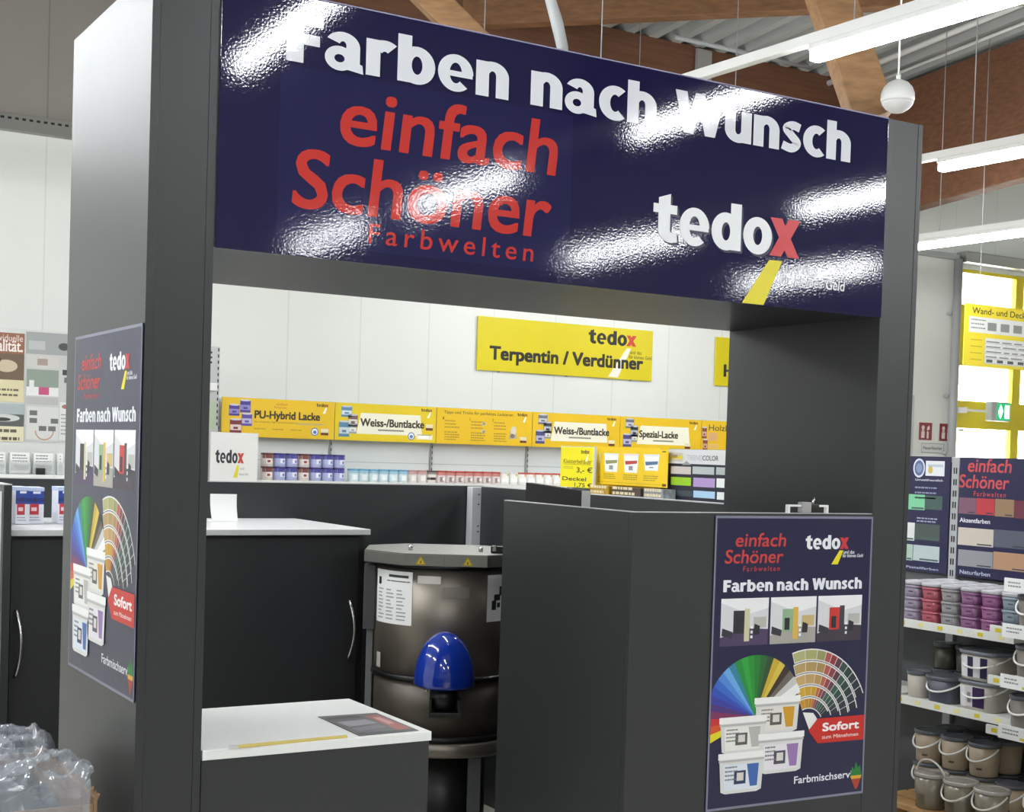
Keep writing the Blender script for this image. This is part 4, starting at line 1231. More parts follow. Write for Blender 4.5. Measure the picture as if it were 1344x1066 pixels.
holder(1.70, 0.05, 'slim leaflet holder at the end of the display stand', '#9a9c9a')
bx = thing('black_box', 'small black box before the leaflet holders on the display stand', 'box', (1.535, LY-0.165, 1.3225))
MB().box(0, 0.065, -0.02, 0.02, 0, 0.05, BLACK, 0.004).build('box', bx)

# ================================================================ PAINT AISLE GONDOLA (faces the kiosk, plane x = 4.15)
GXP = 4.15
GY = [-0.55, 0.09, 0.735, 1.38, 2.02, 2.66, 3.30, 3.94, 4.58]
S1, S2 = 0.915, 0.575
gl = ['closest to the camera end', 'second from the camera end', 'with tubs and grey buckets', 'behind the portal pillar', 'past the pillar', 'under the colour chip stand', 'under the tub poster', 'at the far end']
for i in range(8):
    y0, y1 = GY[i], GY[i+1]
    t = thing('gondola_bay', 'white paint aisle gondola bay %s' % gl[i], 'shelving', (GXP, y0, 0), 0, 'gondola bays along the paint aisle')
    wd = y1-y0
    zt = 1.30 if i >= 2 else 1.64
    MB().box(0.02, 0.04, 0.023, wd-0.023, 0, 1.62, mat('gondola_back', '#4e5052', 0.5)).build('back_panel', t)
    b = MB()
    b.box(0.0, 0.05, wd-0.022, wd+0.022, 0, 1.645, GREY_METAL, 0.002)
    for k in range(10):
        b.box(-0.001, 0.001, wd-0.010, wd-0.003, 1.10+k*0.052, 1.128+k*0.052, BLACK)
        b.box(-0.001, 0.001, wd+0.003, wd+0.010, 1.10+k*0.052, 1.128+k*0.052, BLACK)
    b.build('upright', t)
    fx = -0.35 if i >= 2 else -0.50
    for z in ((S1, S2) if i >= 2 else (0.965, 0.765, 0.565)):
        MB().box(fx+0.012, 0.018, 0.0235, wd-0.0235, z-0.03, z, SHELF_M, 0.002).build('shelf', t)
        b = MB()
        b.box(fx, fx+0.0115, 0.001, wd-0.001, z-0.028, z+0.008, RAILM, 0.001)
        for k in range(6):
            yy = 0.05+k*wd/6
            b.box(fx-0.001, fx+0.0005, yy, yy+0.028, z-0.018, z-0.002, ink('#d8c22a' if k % 2 else '#e6dc96'))
        b.build('price_strip', t)

def xboard(name, label, yl, yr, z0, z1, hexs, cat='sign', x=GXP-0.004, thick=0.003, group=None, m=None):
    """board in the plane x; yl is the end seen first (greater y)"""
    t = thing(name, label, cat, (x, yl, z0), -PI/2, group)
    MB().box(0, yl-yr, 0, thick, 0, z1-z0, m or mat('board_'+hexs[1:], hexs, 0.35), 0.0006).build('panel', t)
    return t
def sw(pr, yl, z0, a, b_, hexs, layer=0):
    """swatch between two (y, z) corners in gondola coordinates"""
    pr.rect(yl-a[0], min(a[1], b_[1])-z0, yl-b_[0], max(a[1], b_[1])-z0, hexs, layer)
gb = 'navy colour chip boards on the paint aisle gondola'
# board A beside the portal pillar
ZB, ZT = 1.105, 1.645
YL, YR = 2.015, 1.405
t = xboard('colour_board', 'navy colour chip board with round seal and green chips beside the portal pillar', YL, YR, ZB, ZT, NAVY, group=gb)
pr = Print()
c0 = (1.5941, 1.5897)
pr.ell(YL-c0[0], c0[1]-ZB, 0.036, 0.045, '#d6dbe6', 0); pr.ell(YL-c0[0], c0[1]-ZB, 0.028, 0.036, '#5a6a94', 1); pr.ell(YL-c0[0], c0[1]-ZB, 0.018, 0.022, '#8494b8', 2)
pr.build('seal', t)
pr = Print()
sw(pr, YL, ZB, (1.5539, 1.6245), (1.4407, 1.5549), '#e2e3e6')
sw(pr, YL, ZB, (1.5392, 1.6088), (1.4496, 1.5968), '#b9c4d2', 1)
k0 = (1.5240, 1.5826); pr.ell(YL-k0[0], k0[1]-ZB, 0.014, 0.018, '#cdb864', 1)
pr.build('label', t)
pr = Print()
q = (1.6145, 1.5299); q2 = (1.4487, 1.5353)
pr.text('Umweltfreundlich', YL-q[0], q[1]-ZB, YL-q2[0], 0.010, '#dfe1ea', 0, bold=0.02)
pr.lines(YL-q[0], q[1]-ZB-0.035, YL-q2[0]-0.03, 3, 0.024, 0.007, '#8f93b0', 0, 3)
pr.build('lettering', t)
chips = [((1.6587, 1.4651), (1.5514, 1.3928), '#7cc79a'), ((1.5503, 1.4624), (1.4463, 1.3982), '#3f5a54'),
         ((1.7747, 1.4622), (1.6620, 1.3908), '#a8d0b4'),
         ((1.6662, 1.3308), (1.6072, 1.2461), '#d9dcda'), ((1.6067, 1.3289), (1.4549, 1.2532), '#46524f'),
         ((1.6609, 1.2279), (1.6142, 1.1519), '#a9c0b0'), ((1.6110, 1.2278), (1.4522, 1.1546), '#b5c2c4')]
for a, c_, h in chips:
    pr = Print(); sw(pr, YL, ZB, a, c_, h); pr.rect(YL-a[0]+(a[0]-c_[0])*0.25, c_[1]-ZB+0.004, YL-c_[0]-0.006, c_[1]-ZB+0.012, '#4a5c58', 1); pr.build('colour_chip', t)
pr = Print()
q = (1.5957, 1.3439); q2 = (1.4487, 1.3558)
pr.lines(YL-q[0], q[1]-ZB+0.008, YL-q2[0], 2, 0.014, 0.006, '#a5a9c4', 0, 6)
q = (1.6504, 1.1163); q2 = (1.4554, 1.1296)
pr.text('Pastellfarben', YL-q[0], q[1]-ZB, YL-q2[0], 0.011, '#b9bdd2', 0, bold=0.02)
pr.build('caption', t)
# board B right of the upright
YL2, YR2 = 1.352, 0.76
t = xboard('colour_board', 'navy colour chip board with red script and reddish chips beside the grey upright', YL2, YR2, ZB, ZT, NAVY, group=gb)
pr = Print()
a = (1.3532, 1.4968); c_ = (1.0644, 1.5178)
einfach(pr, YL2-a[0], a[1]-ZB-0.025, a[0]-c_[0], 0.178, col='#c94a4c')
pr.build('lettering', t)
chips = [((1.3492, 1.4622), (1.2501, 1.3893), '#7a5468'), ((1.2495, 1.4630), (1.1486, 1.3897), '#b83440'),
         ((1.1461, 1.4642), (1.0437, 1.3870), '#94785a'), ((1.0433, 1.4620), (0.9437, 1.3843), '#6a2c3c'), ((0.9417, 1.4633), (0.8504, 1.3831), '#8a5a4a'),
         ((1.3469, 1.3268), (1.1478, 1.2476), '#c9bfb2'), ((1.1456, 1.3290), (0.9609, 1.2515), '#565a68'),
         ((1.3418, 1.2263), (1.1473, 1.1528), '#8e9094'), ((1.1449, 1.2309), (0.9560, 1.1529), '#b08a6c')]
for a, c_, h in chips:
    pr = Print(); sw(pr, YL2, ZB, a, c_, h); pr.rect(YL2-c_[0]-(a[0]-c_[0])*0.45, c_[1]-ZB+0.005, YL2-c_[0]-0.008, c_[1]-ZB+0.011, '#3c3a44', 1); pr.build('colour_chip', t)
pr = Print()
a = (1.3411, 1.3445); c_ = (1.1695, 1.3478)
pr.text('Akzentfarben', YL2-a[0], a[1]-ZB+0.006, YL2-c_[0], 0.020, '#e2e4ee', 0, bold=0.03)
a = (1.3292, 1.1057); c_ = (1.1579, 1.1145)
pr.text('Naturfarben', YL2-a[0], ZB+0.012-ZB, YL2-c_[0], 0.018, '#b4b8cc', 0, bold=0.03)
pr.build('caption', t)
# further boards hidden behind the pillar are left out; colour stand, tub posters and price notice past the kiosk
Y3, Y4 = 3.3939, 2.8527
z0 = 1.30
t = xboard('colour_stand', 'white topped colour chip stand with green and lilac chips beside the yellow poster', Y3, Y4, z0, 1.6535, '#1c1a2c', 'stand', 4.05, 0.02)
pr = Print()
sw(pr, Y3, z0, (3.4013, 1.6521), (2.8548, 1.5704), '#c9cacb')
pr.build('header_strip', t)
pr = Print(0.0008)
a = (3.2216, 1.5920); c_ = (2.9468, 1.6017)
pr.text('TREND', Y3-a[0], a[1]-z0, Y3-3.0854, 0.028, '#a3a5a8', 1); pr.text('COLOR', Y3-3.0854, a[1]-z0, Y3-c_[0], 0.028, '#5c5e62', 1, bold=0.03)
pr.build('lettering', t)
pr = Print(0.0008)
sw(pr, Y3, z0, (3.3931, 1.6325), (3.2628, 1.5825), '#b9b0a4', 1); sw(pr, Y3, z0, (3.3849, 1.6150), (3.2636, 1.5955), '#d2bd2e', 2); sw(pr, Y3, z0, (3.3637, 1.6198), (3.3131, 1.6032), '#8a7a50', 3)
pr.poly([(Y3-3.2696, 1.5629-z0), (Y3-3.1865, 1.5648-z0), (Y3-3.2278, 1.5876-z0)], '#8d9296', 2)
pr.build('picture', t)
for a, c_, h in (((3.3708, 1.5540), (3.1861, 1.5111), '#c2b8b2'), ((3.1715, 1.5566), (2.9813, 1.5150), '#a9b2b0'), ((2.9640, 1.5574), (2.8518, 1.5167), '#a4aaa8'),
                ((3.3674, 1.4927), (3.1826, 1.4468), '#8fbc1e'), ((3.1612, 1.4947), (2.9709, 1.4439), '#a48abc'), ((2.9574, 1.4968), (2.8480, 1.4464), '#d9dcda'),
                ((3.3632, 1.4184), (3.1690, 1.3872), '#3c474c'), ((3.1572, 1.4220), (2.9676, 1.3832), '#9cbcd6'), ((2.9500, 1.4216), (2.8444, 1.3803), '#d2d6d4')):
    pr = Print(); sw(pr, Y3, z0, a, c_, h, 1); pr.build('colour_chip', t)
YP = mat('poster_yellow', '#e9c41a', 0.4)
def yposter(label, ya, yb, za, zb, x, rot=0.0):
    t = thing('tub_poster', label, 'poster', (x, ya, za), -PI/2+rot, 'yellow tub posters on the paint aisle gondola')
    w_, h_ = ya-yb, zb-za
    MB().box(0, w_, 0, 0.003, 0, h_, YP, 0.0005).build('sheet', t)
    for k, (u, lid, mid) in enumerate(((0.06, '#d8dcd4', '#8a8c5a'), (0.36, '#e2d2d2', '#b8423c'), (0.66, '#d4dce4', '#4a6a8c'))):
        pr = Print(0.0008)
        hh = 0.50 if k < 2 else 0.42
        pr.poly([(u*w_, 0.85*h_), ((u+0.22)*w_, 0.85*h_), ((u+0.205)*w_, (0.85-hh)*h_), ((u+0.02)*w_, (0.85-hh)*h_)], '#e9ebe8', 0)
        pr.rect((u-0.005)*w_, 0.81*h_, (u+0.225)*w_, 0.86*h_, lid, 1)
        pr.poly([((u+0.02)*w_, 0.66*h_), ((u+0.205)*w_, 0.68*h_), ((u+0.20)*w_, 0.60*h_), ((u+0.03)*w_, 0.56*h_)], mid, 2)
        pr.rect((u+0.08)*w_, (0.87-hh)*h_+0.01, (u+0.14)*w_, 0.53*h_, '#8c9096', 2)
        pr.build('printed_tub', t)
    pr = Print(); 
    for k, u in enumerate((0.05, 0.36, 0.66)):
        pr.lines(u*w_, 0.27*h_, (u+0.22)*w_, 3, 0.055*h_, 0.025*h_, '#9a8424', 0, k+2)
    pr.rect(0.02*w_, 0.06*h_, 0.96*w_, 0.075*h_, '#c9a41a', 0)
    pr.rect(0.93*w_, 0.03*h_, 0.985*w_, 0.10*h_, '#6a3a26', 1); pr.rect(0.92*w_, 0.92*h_, 0.97*w_, 0.95*h_, '#4a3c1c', 1)
    pr.build('print', t)
    return t
yposter('yellow poster with three printed paint tubs beside the colour chip stand', 4.0396, 3.3618, 1.4278, 1.6494, 4.02)
yposter('second yellow tub poster, mostly hidden behind the three tub one', 4.2098, 3.5396, 1.3928, 1.6571, 4.10)
t = thing('price_notice', 'lemon yellow price notice reading 3,- and 1,75 euro at the gondola end', 'sign', (3.98, 4.4254, 1.3985), -PI/2)
w_, h_ = 4.4254-4.0570, 1.6507-1.3985
MB().box(0, w_, 0, 0.003, 0, h_, mat('lemon_paper', '#e8dc10', 0.45), 0.0005).build('sheet', t)
pr = Print()
pr.text('Kleisterbeh\u00e4lter', 0.09*w_, 0.59*h_, 0.95*w_, 0.11*h_, '#7a5c20', 0, bold=0.02)
pr.text('3,- \u20ac', 0.50*w_, 0.37*h_, 0.97*w_, 0.13*h_, '#3a3a20', 0, bold=0.03)
pr.text('Deckel', 0.07*w_, 0.16*h_, 0.80*w_, 0.10*h_, '#3a3a18', 0, bold=0.04)
pr.text('1,75 \u20ac', 0.45*w_, 0.015*h_, 0.97*w_, 0.10*h_, '#3a3a18', 0, bold=0.03)
pr.rect(0.09*w_, 0.565*h_, 0.93*w_, 0.575*h_, '#8a6a24', 0); pr.lines(0.09*w_, 0.50*h_, 0.4*w_, 2, 0.04*h_, 0.015*h_, '#a8982c', 0, 3)
pr.build('lettering', t)
pr = Print(); mini_mark(pr, 0.62*w_, 0.84*h_, 0.26*w_); pr.build('logo', t)
MB().box(-0.01, w_+0.01, 0.0031, 0.010, h_-0.02, h_+0.005, GREY_METAL, 0.001).build('clip_bar', t)
MB().box(w_+0.004, w_+0.018, -0.004, 0.010, 0.0, h_, mat('clear_strip', '#c9cdd0', 0.2)).build('side_holder', t)
MB().box(w_*0.4, w_*0.4+0.02, 0.0101, 0.20, h_-0.02, h_, GREY_METAL).build('bracket_arm', t)
# small goods behind the divider screen, peeking over it
for i, (ya, yb, hexs, lab) in enumerate(((4.0491, 3.8393, '#a8861c', 'brown and yellow packet on the shelf below the yellow poster'), (3.8156, 3.5181, '#4a3c34', 'dark brown packet on the shelf below the yellow poster'), (3.4960, 3.3013, '#84888c', 'grey packet on the shelf below the yellow poster'))):
    t = thing('packet', lab, 'packet', (3.95, ya-0.004, 1.205), -PI/2, 'packets below the yellow poster')
    MB().box(0, ya-yb-0.008, 0, 0.09, 0, 0.215, mat('packet_'+hexs[1:], hexs, 0.4, vary=(40, 0.4)), 0.003).build('bag', t)
    pr = Print(); pr.lines(0.01, 0.20, ya-yb-0.02, 4, 0.03, 0.016, '#d8c9a4', 0, i+1); pr.build('print', t)
t = thing('display_ledge', 'white ledge of the gondola carrying packets below the yellow poster', 'shelf', (3.84, 2.66, 1.17))
MB().box(0, 0.30, 0, 1.92, 0, 0.034, SHELF_M, 0.002).build('board', t)
b = MB(); b.box(0.02, 0.30, 0.1, 0.12, -1.17+0.92, 0, GREY_METAL); b.box(0.02, 0.30, 1.70, 1.72, -1.17+0.92, 0, GREY_METAL); b.build('support', t)

# ---------------------------------------------------------------- tubs on the upper shelf
LIDG = mat('clear_grey_lid', '#b4b3b8', 0.25)
def make_tub(hexs, dark):
    t = thing('paint_tub', 'x', 'tub', (0, 0, 0), 0, 'stacked sample tubs on the upper gondola shelf')
    w_ = 0.043
    MB().lathe([(w_*0.90, 0), (w_*0.93, 0.002), (w_, 0.040)], mat('tub_'+hexs[1:], hexs, 0.35), 24, sup=5).build('body', t)
    MB().lathe([(w_*1.06, 0.040), (w_*1.07, 0.042), (w_*1.07, 0.048), (w_*1.0, 0.0515)], mat('tublid_'+hexs[1:], hexs, 0.25), 24, sup=5).build('lid', t)
    pr = Print(0.0); pr.rect(-0.024, 0.010, 0.026, 0.036, hexs, 1, m=mat('tublabel_'+hexs[1:], hexs, 0.55)); pr.rect(-0.006, 0.020, 0.020, 0.026, dark, 2)
    o = pr.build('label', t); o.rotation_euler.z = -PI/2; o.location.x = -w_*1.0
    return t
def make_tub_top(t):
    return t
tubcols = [('dusty mauve', '#8f8496', '#4c4654'), ('rose red', '#a4505e', '#5a2430'), ('stone grey', '#8d8a8c', '#4a484a'), ('plum', '#84587e', '#442c44'), ('orchid plum', '#8c5680', '#4a2a48'), ('blue grey', '#7e8a94', '#40484e')]
ty = [1.325, 1.218, 1.110, 1.002, 0.893, 0.787]
levels = ['bottom', 'middle', 'upper']
rowsn = ['front', 'second', 'rear']
for i, (nm, hx, dk) in enumerate(tubcols):
    pro = make_tub(hx, dk)
    for r in range(3):
        for k in range(3):
            top = k == 2
            o = place(pro, (3.868+r*0.096, ty[i], S1+0.001+k*0.0525), '%s sample tub, %s of its stack in the %s row' % (nm, levels[k], rowsn[r]))
    for r in range(3):
        t = thing('stack_cover', 'clear grey lid covering the %s row stack of %s tubs' % (rowsn[r], nm), 'lid', (3.868+r*0.096, ty[i], S1+0.001+3*0.0525+0.0005), 0, 'clear lids on the sample tub stacks')
        MB().lathe([(0.044, 0), (0.047, 0.002), (0.047, 0.014), (0.043, 0.018), (0.036, 0.018), (0.034, 0.013)], LIDG, 24, sup=5).build('cover', t)

# ---------------------------------------------------------------- buckets
def bucket(name, r0, r1, h, bodym, lidm, label, cat, loc, rotz=0, group=None, sup=2.0, handle='down', hm=None, wrap=None, sy=1.0, lidh=0.016):
    t = thing(name, label, cat, loc, rotz, group)
    MB().lathe([(r0*0.96, 0), (r0, 0.004), (r1, h-lidh*0.6)], bodym, 28, sup=sup, sy=sy).build('body', t)
    MB().lathe([(r1*1.03, h-lidh), (r1*1.06, h-lidh*0.8), (r1*1.06, h-lidh*0.2), (r1*1.02, h), (r1*0.90, h), (r1*0.87, h-0.005)], lidm, 28, sup=sup, sy=sy).build('lid', t)
    if handle:
        pts = []
        for i in range(17):
            a = PI*i/16
            rr = r1*1.10
            yy = rr*math.cos(a)*sy
            if handle == 'down':
                pts.append((-rr*math.sin(a)*1.02, yy, h-lidh*1.2-0.40*h*math.sin(a)))
            else:
                pts.append((-rr*0.25*math.sin(a), yy, h-lidh*1.2+r1*1.05*math.sin(a)))
        MB().tube(pts, 0.0042, hm or WHITE_METAL, 8).build('handle', t)
    if wrap:
        for (a0, a1, z0, z1, mm, lift) in wrap:
            b = MB()
            vv = []
            n = 8
            for i in range(n+1):
                a = PI + a0+(a1-a0)*i/n
                k = 1.0 if sup == 2.0 else 1.0/((abs(math.cos(a))**sup+abs(math.sin(a))**sup)**(1/sup))
                for zz in (z0, z1):
                    r = (r0+(r1-r0)*(zz))*k*1.004 + lift
                    vv.append((r*math.cos(a), r*math.sin(a)*sy, zz*h))
            b.add(vv, [(2*i, 2*i+2, 2*i+3, 2*i+1) for i in range(n)], mm, True)
            b.build('wrap_label', t)
    return t
CREAM = mat('cream_plastic', '#b5aea2', 0.4)
BEIGE = mat('beige_plastic', '#ad9b84', 0.4)
DGREY = mat('slate_plastic', '#4c4f5a', 0.4)
DLID = mat('dark_grey_lid', '#55585e', 0.3)
BLID = mat('blue_grey_lid', '#6c7079', 0.3)
NLAB = ink('#2b2544'); WLAB = ink('#d6d4d6'); PLAB = ink('#c9c6cc'); KLAB = ink('#4a443c')
zs = S2+0.001
bucket('paint_bucket', 0.046, 0.051, 0.115, CREAM, DLID, 'small cream bucket on the middle gondola shelf beside the pillar', 'bucket', (3.885, 1.305, zs), handle=None)
bucket('paint_bucket', 0.068, 0.078, 0.115, DGREY, DLID, 'slate grey bucket with white handle beside the small cream bucket', 'bucket', (3.90, 1.158, zs), handle='down', sup=3)
wl = [(-0.75, -0.35, 0.10, 0.80, WLAB, 0.0003), (-0.35, -0.05, 0.12, 0.80, NLAB, 0.0003), (-0.05, 0.32, 0.12, 0.80, WLAB, 0.0004), (0.32, 0.62, 0.12, 0.80, NLAB, 0.0003)]
wl2 = [(-0.75, -0.40, 0.10, 0.80, WLAB, 0.0003), (-0.40, -0.02, 0.12, 0.80, PLAB, 0.0004), (-0.30, -0.12, 0.25, 0.6, ink('#8a7c80'), 0.0008), (-0.02, 0.55, 0.12, 0.80, ink('#33204a'), 0.0003)]
bucket('roller_bucket', 0.092, 0.098, 0.125, CREAM, BLID, 'wide cream bucket with a purple label, under another of its kind', 'bucket', (3.925, 0.958, zs), sup=4, wrap=wl2, group='wide cream buckets in one stack')
bucket('roller_bucket', 0.092, 0.098, 0.125, CREAM, BLID, 'wide cream bucket with navy and white stripes topping the stack', 'bucket', (3.925, 0.958, zs+0.126), sup=4, wrap=wl, group='wide cream buckets in one stack')
for i, (yy, xx) in enumerate(((1.31, 4.06), (1.185, 4.06))):
    bucket('paint_bucket', 0.050, 0.056, 0.115, mat('olive_plastic', '#4c493f', 0.4), DLID, ['olive bucket in the rear row behind the small cream bucket', 'olive bucket in the rear row behind the slate bucket'][i], 'bucket', (xx, yy, zs), handle=None)
    bucket('paint_bucket', 0.050, 0.056, 0.115, mat('olive_plastic', '#4c493f', 0.4), DLID, ['dark lidded bucket stacked upon the olive one, beside the pillar', 'dark lidded bucket stacked upon the olive one, behind the slate bucket'][i], 'bucket', (xx, yy, zs+0.116), handle=None)
# beige stacks and clear buckets on the pallet
PZ = 0.146
PWD = timber('pallet_wood', '#b08a5a', 0.2)
pt = thing('pallet', 'raw wooden pallet under the beige and clear buckets', 'pallet', (3.66, 0.02, 0))
for k in range(4):
    MB().box(0.005+k*0.118, 0.005+k*0.118+0.10, 0, 1.34, PZ-0.022, PZ, PWD, 0.001).build('deck_board', pt)
for y in (0.0, 0.595, 1.19):
    MB().box(0, 0.48, y, y+0.15, PZ-0.044, PZ-0.0225, PWD, 0.001).build('cross_board', pt)
    for x in (0, 0.20, 0.40):
        MB().box(x, x+0.08, y, y+0.15, 0.02, PZ-0.0445, PWD, 0.001).build('block', pt)
for x in (0, 0.20, 0.40):
    MB().box(x, x+0.08, 0, 1.34, 0.0, 0.0195, PWD, 0.001).build('runner', pt)
bl = [(0.15, 0.55, 0.22, 0.28, KLAB, 0.0003)]
ys_ = [1.268, 1.118, 0.968, 0.818, 0.668]
bw = ['beside the pillar', 'second along', 'third along', 'fourth along', 'fifth along']
for i, y in enumerate(ys_):
    for k in range(2):
        for r in range(2):
            if i > 2 and k == 1: continue
            bucket('beige_bucket', 0.058, 0.0665, 0.142, BEIGE, DLID, 'beige lidded bucket, %s, %s level of the %s row' % (bw[i], ('lower', 'upper')[k], ('front', 'rear')[r]), 'bucket', (3.93+r*0.143, y, PZ+0.001+k*0.143), group='beige buckets stacked on the pallet', wrap=bl if r == 0 else None, handle='down' if r == 0 else None)
CLEARB = mat('murky_clear_plastic', '#7d7565', 0.22, spec=0.6, vary=(14, 0.2))
CLEARL = mat('clear_plastic_lid', '#a19d96', 0.12, spec=0.7, bump=(60, 0.8))
HOND = mat('off_white_handle', '#d6d2c8', 0.4)
cbz = [( (3.8907, 1.1382), 'up', 'clear olive bucket with its handle standing up at the pallet end'), ((3.9179, 0.9831), 'down', 'clear olive bucket with drooping handle, beside the raised handle one'), ((3.8547, 0.7681), 'down', 'clear olive bucket with drooping handle, at the picture edge')]
for i, ((x, y), hd, lab) in enumerate(cbz):
    bucket('clear_bucket', 0.062, 0.070, 0.150, CLEARB, CLEARL, lab, 'bucket', (3.742, 1.085-0.160*i, PZ+0.001), handle=hd, hm=HOND, group='clear olive buckets before the beige ones', wrap=[(-0.5, 0.3, 0.10, 0.42, mat('bucket_olive_fill', '#5f553f', 0.35), 0.0003), (-1.1, -0.6, 0.62, 0.80, BLACK, 0.0003)])
# nearer bays: grey buckets and white price cards
GRB = mat('taupe_plastic', '#77716a', 0.4)
for i, (z, y) in enumerate(((0.566, 0.62), (0.766, 0.60), (0.566, 0.44), (0.766, 0.42), (0.966, 0.60), (0.966, 0.42))):
    bucket('taupe_bucket', 0.062, 0.070, 0.135, GRB, DLID, 'taupe bucket, %s on the %s shelf of the bay before the tubs' % (('first', 'second')[0 if y > 0.5 else 1], ('lowest', 'middle', 'upper')[[0.566, 0.766, 0.966].index(z)]), 'bucket', (3.76, y, z), handle='down', group='taupe buckets in the bay before the tubs')
for i, (z, nm) in enumerate(((1.145, 'top'), (0.965, 'upper'), (0.765, 'middle'), (0.565, 'lowest'))):
    t = thing('price_card', 'white price card clipped at the %s shelf edge by the taupe buckets' % nm, 'card', (3.635, 0.66, z-0.03), -PI/2, 'white price cards on the bay before the tubs')
    MB().box(0, 0.16, 0, 0.004, 0, 0.055, PAPER, 0.0005).build('card', t)
    pr = Print(); pr.lines(0.02, 0.035, 0.10, 2, 0.014, 0.006, '#8c8e90', 0, i); pr.rect(0.105, 0.006, 0.13, 0.016, '#d9cf3a', 0); pr.build('print', t)
    if nm == 'top':
        MB().box(0.0, 0.16, 0.0041, 0.51, 0.0, 0.01, SHELF_M).build('arm', t)

# ================================================================ SIGNS BY THE YELLOW DOOR
def fire_sign(x0, x1, z0, z1, label):
    t = board('fire_sign', label, 'sign', (x0, Y1-0.012, z0), 0, x1-x0, z1-z0, 0.006, mat('fire_red', '#8e3a40', 0.4), 'red fire signs beside the yellow door')
    w_, h_ = x1-x0, z1-z0
    pr = Print()
    pr.rect(w_*0.16, h_*0.12, w_*0.42, h_*0.50, '#eadada', 0); pr.ell(w_*0.29, h_*0.72, w_*0.12, h_*0.12, '#eadada', 0); pr.rect(w_*0.2, h_*0.52, w_*0.38, h_*0.60, '#eadada', 0)
    pr.rect(w_*0.60, h_*0.10, w_*0.74, h_*0.50, '#eadada', 0); pr.poly([(w_*0.60, h_*0.55), (w_*0.82, h_*0.62), (w_*0.78, h_*0.86), (w_*0.62, h_*0.74)], '#eadada', 0)
    pr.build('pictogram', t)
fire_sign(11.69, 11.90, 1.905, 2.11, 'red and white fire sign on the white wall, the one away from the downpipe')
fire_sign(12.035, 12.24, 1.905, 2.11, 'red and white fire sign partly covered by the grey downpipe')
t = board('notice_plate', 'small white framed notice plate below the red fire signs', 'sign', (11.735, Y1-0.012, 1.757), 0, 0.38, 0.112, 0.006, mat('plate_white', '#d9d9d8', 0.4))
pr = Print(); 
for r in ((0, 0, 0.38, 0.005), (0, 0.107, 0.38, 0.112), (0, 0, 0.005, 0.112), (0.375, 0, 0.38, 0.112)): pr.rect(*r, '#6a6a6c', 0)
pr.text('Feuerl\u00f6scher', 0.03, 0.04, 0.35, 0.035, '#4c4c50', 1, bold=0.02); pr.build('print', t)
t = thing('wall_upright', 'narrow pale perforated upright on the white wall beside the portal pillar', 'upright', (11.46, Y1-0.03, 0))
MB().box(0, 0.11, 0, 0.03, 0, 2.42, mat('upright_pale', '#c4c6c6', 0.45)).build('profile', t)
b = MB()
for k in range(16): b.box(0.045, 0.06, -0.001, 0.001, 1.66+k*0.045, 1.675+k*0.045, ink('#8c8e90'))
b.build('slot', t)
# emergency exit light on an arm
t = thing('exit_light', 'green lit emergency exit box on a horizontal arm before the yellow door', 'exit sign', (12.585, 8.30, 2.16))
MB().box(0, 0.33, 0, 0.10, 0, 0.23, mat('exit_case', '#b9bdb8', 0.4), 0.012).build('case', t)
EG = mat('exit_green', '#12a05c', 0.3, emit=('#10b070', 0.9)); EW = mat('exit_white', '#ffffff', 0.3, emit=('#f4fff8', 2.2))
pr = Print()
pr.rect(0.085, 0.015, 0.325, 0.215, '#12a05c', 0, m=EG)
pr.poly([(0.11, 0.115), (0.135, 0.165), (0.15, 0.20), (0.175, 0.165), (0.195, 0.12), (0.17, 0.06), (0.15, 0.03), (0.13, 0.06)], '#ffffff', 1, m=EW)
pr.rect(0.225, 0.035, 0.305, 0.195, '#ffffff', 1, m=EW)
pr.build('pictogram', t)
b = MB(); b.box(-0.375, 0.0, 0.04, 0.06, 0.10, 0.125, WHITE_METAL, 0.002); b.box(-0.39, -0.375, 0.04, 0.30, 0.08, 0.145, WHITE_METAL, 0.002); b.build('arm', t)
# hanging wall and ceiling paint chart
x0, x1 = 10.0080, 10.0080+1.75
z0, z1 = 2.605, 3.215
t = board('hanging_chart', 'yellow hanging chart with a white table reading Wand- und Deckenfarben', 'sign', (x0, 6.5, z0), 0, x1-x0, z1-z0, 0.01, mat('chart_yellow', '#e6d038', 0.4))
w_, h_ = x1-x0, z1-z0
pr = Print()
pr.text('Wand- und Deckenfarben', 0.10, 0.515, 1.28, 0.062, '#4a4420', 0, bold=0.02)
pr.build('lettering', t)
pr = Print()
pr.rect(0.06, 0.33, 0.2995, 0.485, '#dcdcd8', 0); pr.rect(0.30, 0.03, 1.70, 0.485, '#dcdcd8', 0)
pr.rect(0.30, 0.285, 1.70, 0.33, '#e6d038', 1)
for k in range(7): pr.rect(0.33+0.19*k, 0.36, 0.33+0.19*k+0.13, 0.44, '#8a8c88', 1)
for k in range(5): pr.rect(0.30, 0.235-k*0.05, 1.70, 0.238-k*0.05, '#8c8e8c', 1)
for k in range(9): pr.rect(0.30+k*0.155, 0.03, 0.303+k*0.155, 0.285, '#a8aaa8', 1)
for k in range(8): pr.rect(0.33+0.155*k, 0.045, 0.33+0.155*k+0.09, 0.075, '#55585a', 1)
for k in range(4):
    pr.rect(0.09, 0.255-k*0.065, 0.26, 0.262-k*0.065, '#b09c24', 1); pr.lines(0.32, 0.245-k*0.05, 1.6, 1, 0.02, 0.012, '#7c7e80', 1, k)
pr.lines(0.09, 0.45, 0.30, 3, 0.04, 0.012, '#7c7e80', 1, 31)
pr.build('table_print', t)
for u in (0.2, w_-0.2):
    MB().tube([(u, 0.005, h_), (u, 0.005, deck(6.5)-z0)], 0.004, GREY_METAL, 5).build('suspension_wire', t)

